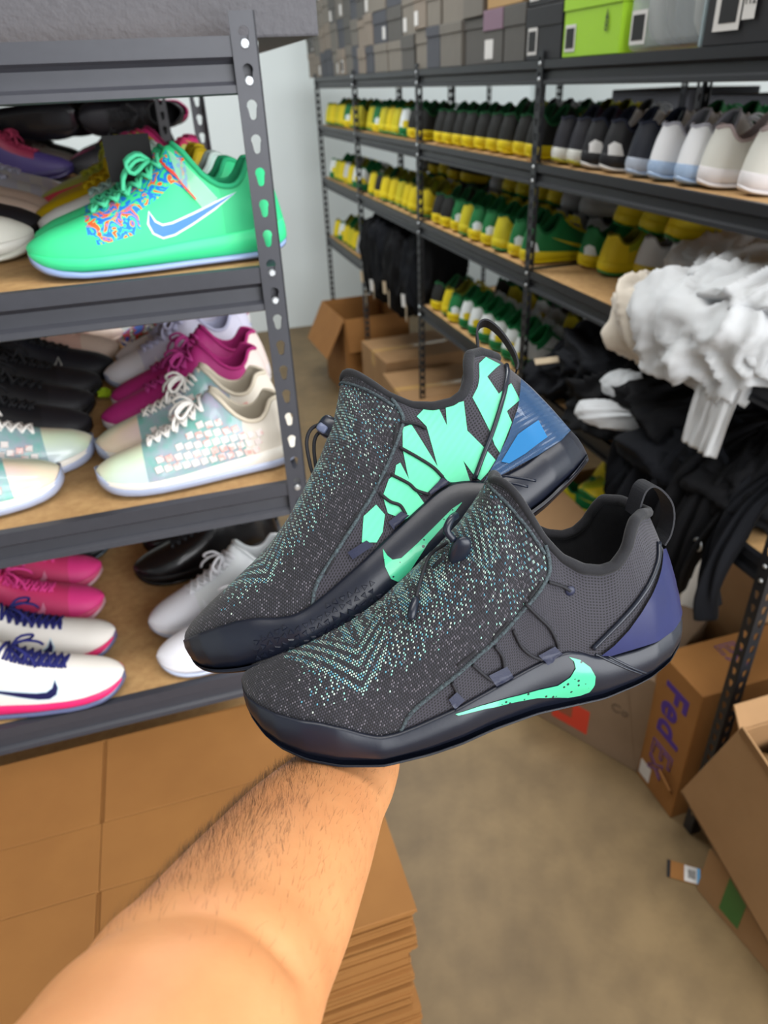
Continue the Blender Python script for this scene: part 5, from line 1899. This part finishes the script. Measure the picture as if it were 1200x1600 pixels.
# black jackets hung in the third bay
JG = 'black jackets hanging in the third bay of the long rack'
for i, (yy, w, bot, x) in enumerate([(3.90, .22, .70, 1.10), (3.68, .24, .76, 1.085), (3.46, .24, .74, 1.10), (3.25, .22, .78, 1.12), (3.12, .12, .86, 1.14)]):
    o = link_obj('jacket', garment_mesh('jacket', (.20, w * 1.15, 1.16 - bot), M_NCLOTH if i % 2 else M_KCLOTH, 50 + i, fold=(0, 0, 1), amp=.020, freq=12, stretch=.2, p=.7, lump=.02, floor=False))
    o.location = (x + .05, yy, bot)
    tag(o, 'black jacket hanging with paper tags below the middle shelf', 'clothing', JG)
    if i in (0, 1, 2, 3):
        tag_part(o, (-.125, .02 - .03 * (i % 2), .12 - .05 * (i % 2)), (0, .1, PI / 2 + .2), m=M_WHITE_LABEL if i % 2 else None)
        tag_part(o, (-.125, -.05, .02 + .03 * (i % 3)), (0, -.1, PI / 2 - .2), (.045, .0015, .075))
    hk = tube_mesh('hanger_hook', [(.06, 0, 1.16 - bot - .03), (.06, 0, 1.19 - bot + .02)], .003, M_ZINC, 6)
    link_obj('hanger_hook', hk, o)

# crumpled paper inside the tilted carton
o = link_obj('packing_paper', garment_mesh('packing_paper', (.36, .34, .16), mat('cream_packing_paper', '#b9a27e', .8), 77, fold=(.3, 1, .2), amp=.040, freq=11, stretch=.6, p=.7, lump=.03, nu=96, nv=56, floor=False))
o.matrix_world = Matrix.Translation((1.185, .660, .186)) @ tilt.to_4x4() @ Matrix.Translation((0, 0, .11))
tag(o, 'crumpled cream packing paper inside the tilted open carton', 'paper')

# ------------------------------------------------------------------ the arm holding the shoes
def skin_material():
    m = mat('skin', '#c98c5c', .50, sss=.12, noise=.55, color2='#b5754a', nscale=22, bump=(260, .22, .0007))
    return m


def loft(sections, nseg=28):
    """sections: (centre, axis1, r1, axis2, r2)"""
    V, F = [], []
    for c, a1, r1, a2, r2 in sections:
        for k in range(nseg):
            t = 2 * math.pi * k / nseg
            V.append(Vector(c) + a1 * math.cos(t) * r1 + a2 * math.sin(t) * r2)
    n = len(sections)
    for i in range(n - 1):
        for k in range(nseg):
            F.append((i * nseg + k, i * nseg + (k + 1) % nseg, (i + 1) * nseg + (k + 1) % nseg, (i + 1) * nseg + k))
    F += [tuple(range(nseg))[::-1], tuple((n - 1) * nseg + k for k in range(nseg))]
    return V, F


ARM = [((-.165, .060, 1.470), .054, .050), ((-.118, .082, 1.462), .054, .050), ((-.082, .110, 1.450), .0535, .049), ((-.0560, .146, 1.4355), .0510, .046), ((-.0360, .178, 1.4190), .0495, .044),
       ((-.0130, .2130, 1.4020), .0475, .042), ((.0140, .2550, 1.3830), .0425, .037), ((.0360, .2860, 1.3690), .0360, .031), ((.0530, .3080, 1.3600), .0330, .027), ((.0605, .3290, 1.3575), .0345, .0235), ((.0650, .3480, 1.3560), .0370, .0200)]
pts = [np.array(a[0]) for a in ARM]
dense = smooth_path(pts, 46)
rad1 = np.interp(np.linspace(0, len(ARM) - 1, 46), range(len(ARM)), [a[1] for a in ARM])
rad2 = np.interp(np.linspace(0, len(ARM) - 1, 46), range(len(ARM)), [a[2] for a in ARM])
secs = []
for i, p in enumerate(dense):
    t = Vector(dense[min(i + 1, 45)] - dense[max(i - 1, 0)]).normalized()
    side = t.cross(Vector((0, 0, 1))).normalized()
    upv = side.cross(t).normalized()
    secs.append((Vector(p), side, rad1[i], upv, rad2[i]))
AV, AF = loft(secs)


def add_geo(V, F):
    b = len(AV)
    AV.extend(V)
    AF.extend([tuple(b + i for i in f) for f in F])


def add_tube(points, rads, n=14, cnt=20):
    pp = smooth_path(points, cnt)
    rr = np.interp(np.linspace(0, len(points) - 1, cnt), range(len(points)), rads)
    s = []
    for i, p in enumerate(pp):
        t = Vector(pp[min(i + 1, cnt - 1)] - pp[max(i - 1, 0)]).normalized()
        sd = t.cross(Vector((0, 0, 1)))
        sd = sd.normalized() if sd.length > 1e-4 else Vector((1, 0, 0))
        s.append((Vector(p), sd, rr[i], sd.cross(t).normalized(), rr[i]))
    # rounded tip
    t = (s[-1][0] - s[-2][0]).normalized()
    r_ = rr[-1]
    for f, q in ((.5, .85), (.85, .5), (.98, .15)):
        s.append((s[cnt - 1][0] + t * r_ * f, s[cnt - 1][1], r_ * q, s[cnt - 1][3], r_ * q))
    add_geo(*loft(s, n))


# palm (turned up under the sole) and five fingers
palm = []
for i, (y_, w_, h_) in enumerate([(.322, .033, .022), (.340, .040, .019), (.362, .044, .0175), (.388, .0445, .0165), (.408, .042, .0150), (.418, .036, .012)]):
    palm.append((Vector((.060 + (y_ - .322) * .22, y_, 1.3580 - (y_ - .322) * .10)), Vector((.975, -.22, 0)), w_, Vector((0, 0, 1)), h_))
add_geo(*loft(palm, 22))
for dx, ln, rr0 in ((-.031, .064, .0098), (-.010, .074, .0100), (.011, .070, .0098), (.031, .054, .0088)):
    b0 = Vector((.0795 + dx, .405 - abs(dx) * .25, 1.3500))
    add_tube([b0 - Vector((0, .016, 0)), b0 + Vector((.003, ln * .38, .002)), b0 + Vector((.005, ln * .72, .011)), b0 + Vector((.006, ln * .92, .026))], [rr0, rr0 * .97, rr0 * .88, rr0 * .76])
add_tube([(.046, .335, 1.356), (.036, .352, 1.350), (.030, .376, 1.350), (.030, .398, 1.356)], [.0165, .0135, .0115, .0095])
me_arm = mk_mesh('arm_body', AV, AF, skin_material())
person = thing('person', 'bare hairy forearm reaching in with the palm under the held shoes', 'person', (-.165, .060, 1.42))
arm = link_obj('arm', me_arm, None)
md = arm.modifiers.new('merge', 'REMESH')
md.mode = 'VOXEL'
md.voxel_size = .0028
md2 = arm.modifiers.new('soften', 'SMOOTH')
md2.factor = .6
md2.iterations = 16
dg = bpy.context.evaluated_depsgraph_get()
skin_me = bpy.data.meshes.new_from_object(arm.evaluated_get(dg))
bpy.data.objects.remove(arm)
nv = len(skin_me.vertices)
co = np.zeros(nv * 3)
skin_me.vertices.foreach_get('co', co)
co = co.reshape(-1, 3)
nr = np.zeros(nv * 3)
skin_me.vertices.foreach_get('normal', nr)
nr = nr.reshape(-1, 3)
# crease of the elbow and the soft swell of the muscles
cr = np.array(smooth_path([(-.105, .185, 1.445), (-.060, .176, 1.463), (-.026, .170, 1.462), (.005, .148, 1.445), (.012, .13, 1.42)], 60))
dd = np.sqrt(((co[:, None, :] - cr[None]) ** 2).sum(2)).min(1)
co -= nr * (.0030 * np.exp(-(dd / .0045) ** 2))[:, None]
co += nr * (.0014 * np.exp(-((dd - .016) / .010) ** 2))[:, None]
skin_me.vertices.foreach_set('co', co.ravel())
skin_me.materials.clear()
skin_me.materials.append(skin_material())
skin_me.polygons.foreach_set('use_smooth', np.ones(len(skin_me.polygons), dtype=bool))
skin_me.update()
skin_me.name = 'arm'
skin = link_obj('arm', skin_me, person)
skin.matrix_parent_inverse = Matrix.Translation((.165, -.060, -1.42))
# hair: short curved strands, denser on the outer (thumb) side
hr = random.Random(21)
ax0, ax1 = Vector((-.0560, .146, 1.4355)), Vector((.0530, .308, 1.360))
axd = (ax1 - ax0).normalized()
L_ = (ax1 - ax0).length
HV, HF = [], []
polys = skin_me.polygons
cnt = 0
tries = 0
outer = Vector((-.80, .42, .35)).normalized()
view = Vector((-.10, -.25, .95)).normalized()
npoly = len(polys)
while cnt < 6500 and tries < 260000:
    tries += 1
    pl = polys[hr.randrange(npoly)]
    c = pl.center
    s = (c - ax0).dot(axd) / L_
    if s < .02 or s > 1.08:
        continue
    n_ = pl.normal
    if n_.dot(view) < -.45:
        continue
    dens = .12 + .88 * max(0, n_.dot(outer)) ** .8
    if s < .35:
        dens *= max(.05, s / .35) ** 1.2
    if hr.random() > dens:
        continue
    cnt += 1
    base = c + Vector((hr.uniform(-.0013, .0013), hr.uniform(-.0013, .0013), hr.uniform(-.0006, .0006)))
    side = n_.cross(axd).normalized()
    dirv = (axd * hr.uniform(.6, 1.0) + side * (.30 * mnoise.noise(c * 45) + hr.uniform(-.22, .22)) + outer * .25).normalized()
    ln = hr.uniform(.004, .0105) * (1.0 if n_.dot(outer) > .3 else .8)
    w_ = side * .000055
    lift = hr.uniform(.18, .42)
    bend = hr.uniform(-.3, .3)
    pts_ = []
    for k in range(4):
        u = k / 3
        pts_.append(base + (dirv + side * bend * u) * ln * u + n_ * ln * (lift * u - .22 * u * u))
    b = len(HV)
    for k, p in enumerate(pts_):
        ww = w_ * (1 - .75 * k / 3)
        HV += [p - ww, p + ww]
    HF += [(b + 2 * k, b + 2 * k + 1, b + 2 * k + 3, b + 2 * k + 2) for k in range(3)]
hair = link_obj('arm_hair', mk_mesh('arm_hair', HV, HF, mat('dark_hair', '#2a1a10', .5)), person)
hair.matrix_parent_inverse = Matrix.Translation((.165, -.060, -1.42))
tag(hair, 'short dark arm hair', kind='stuff')
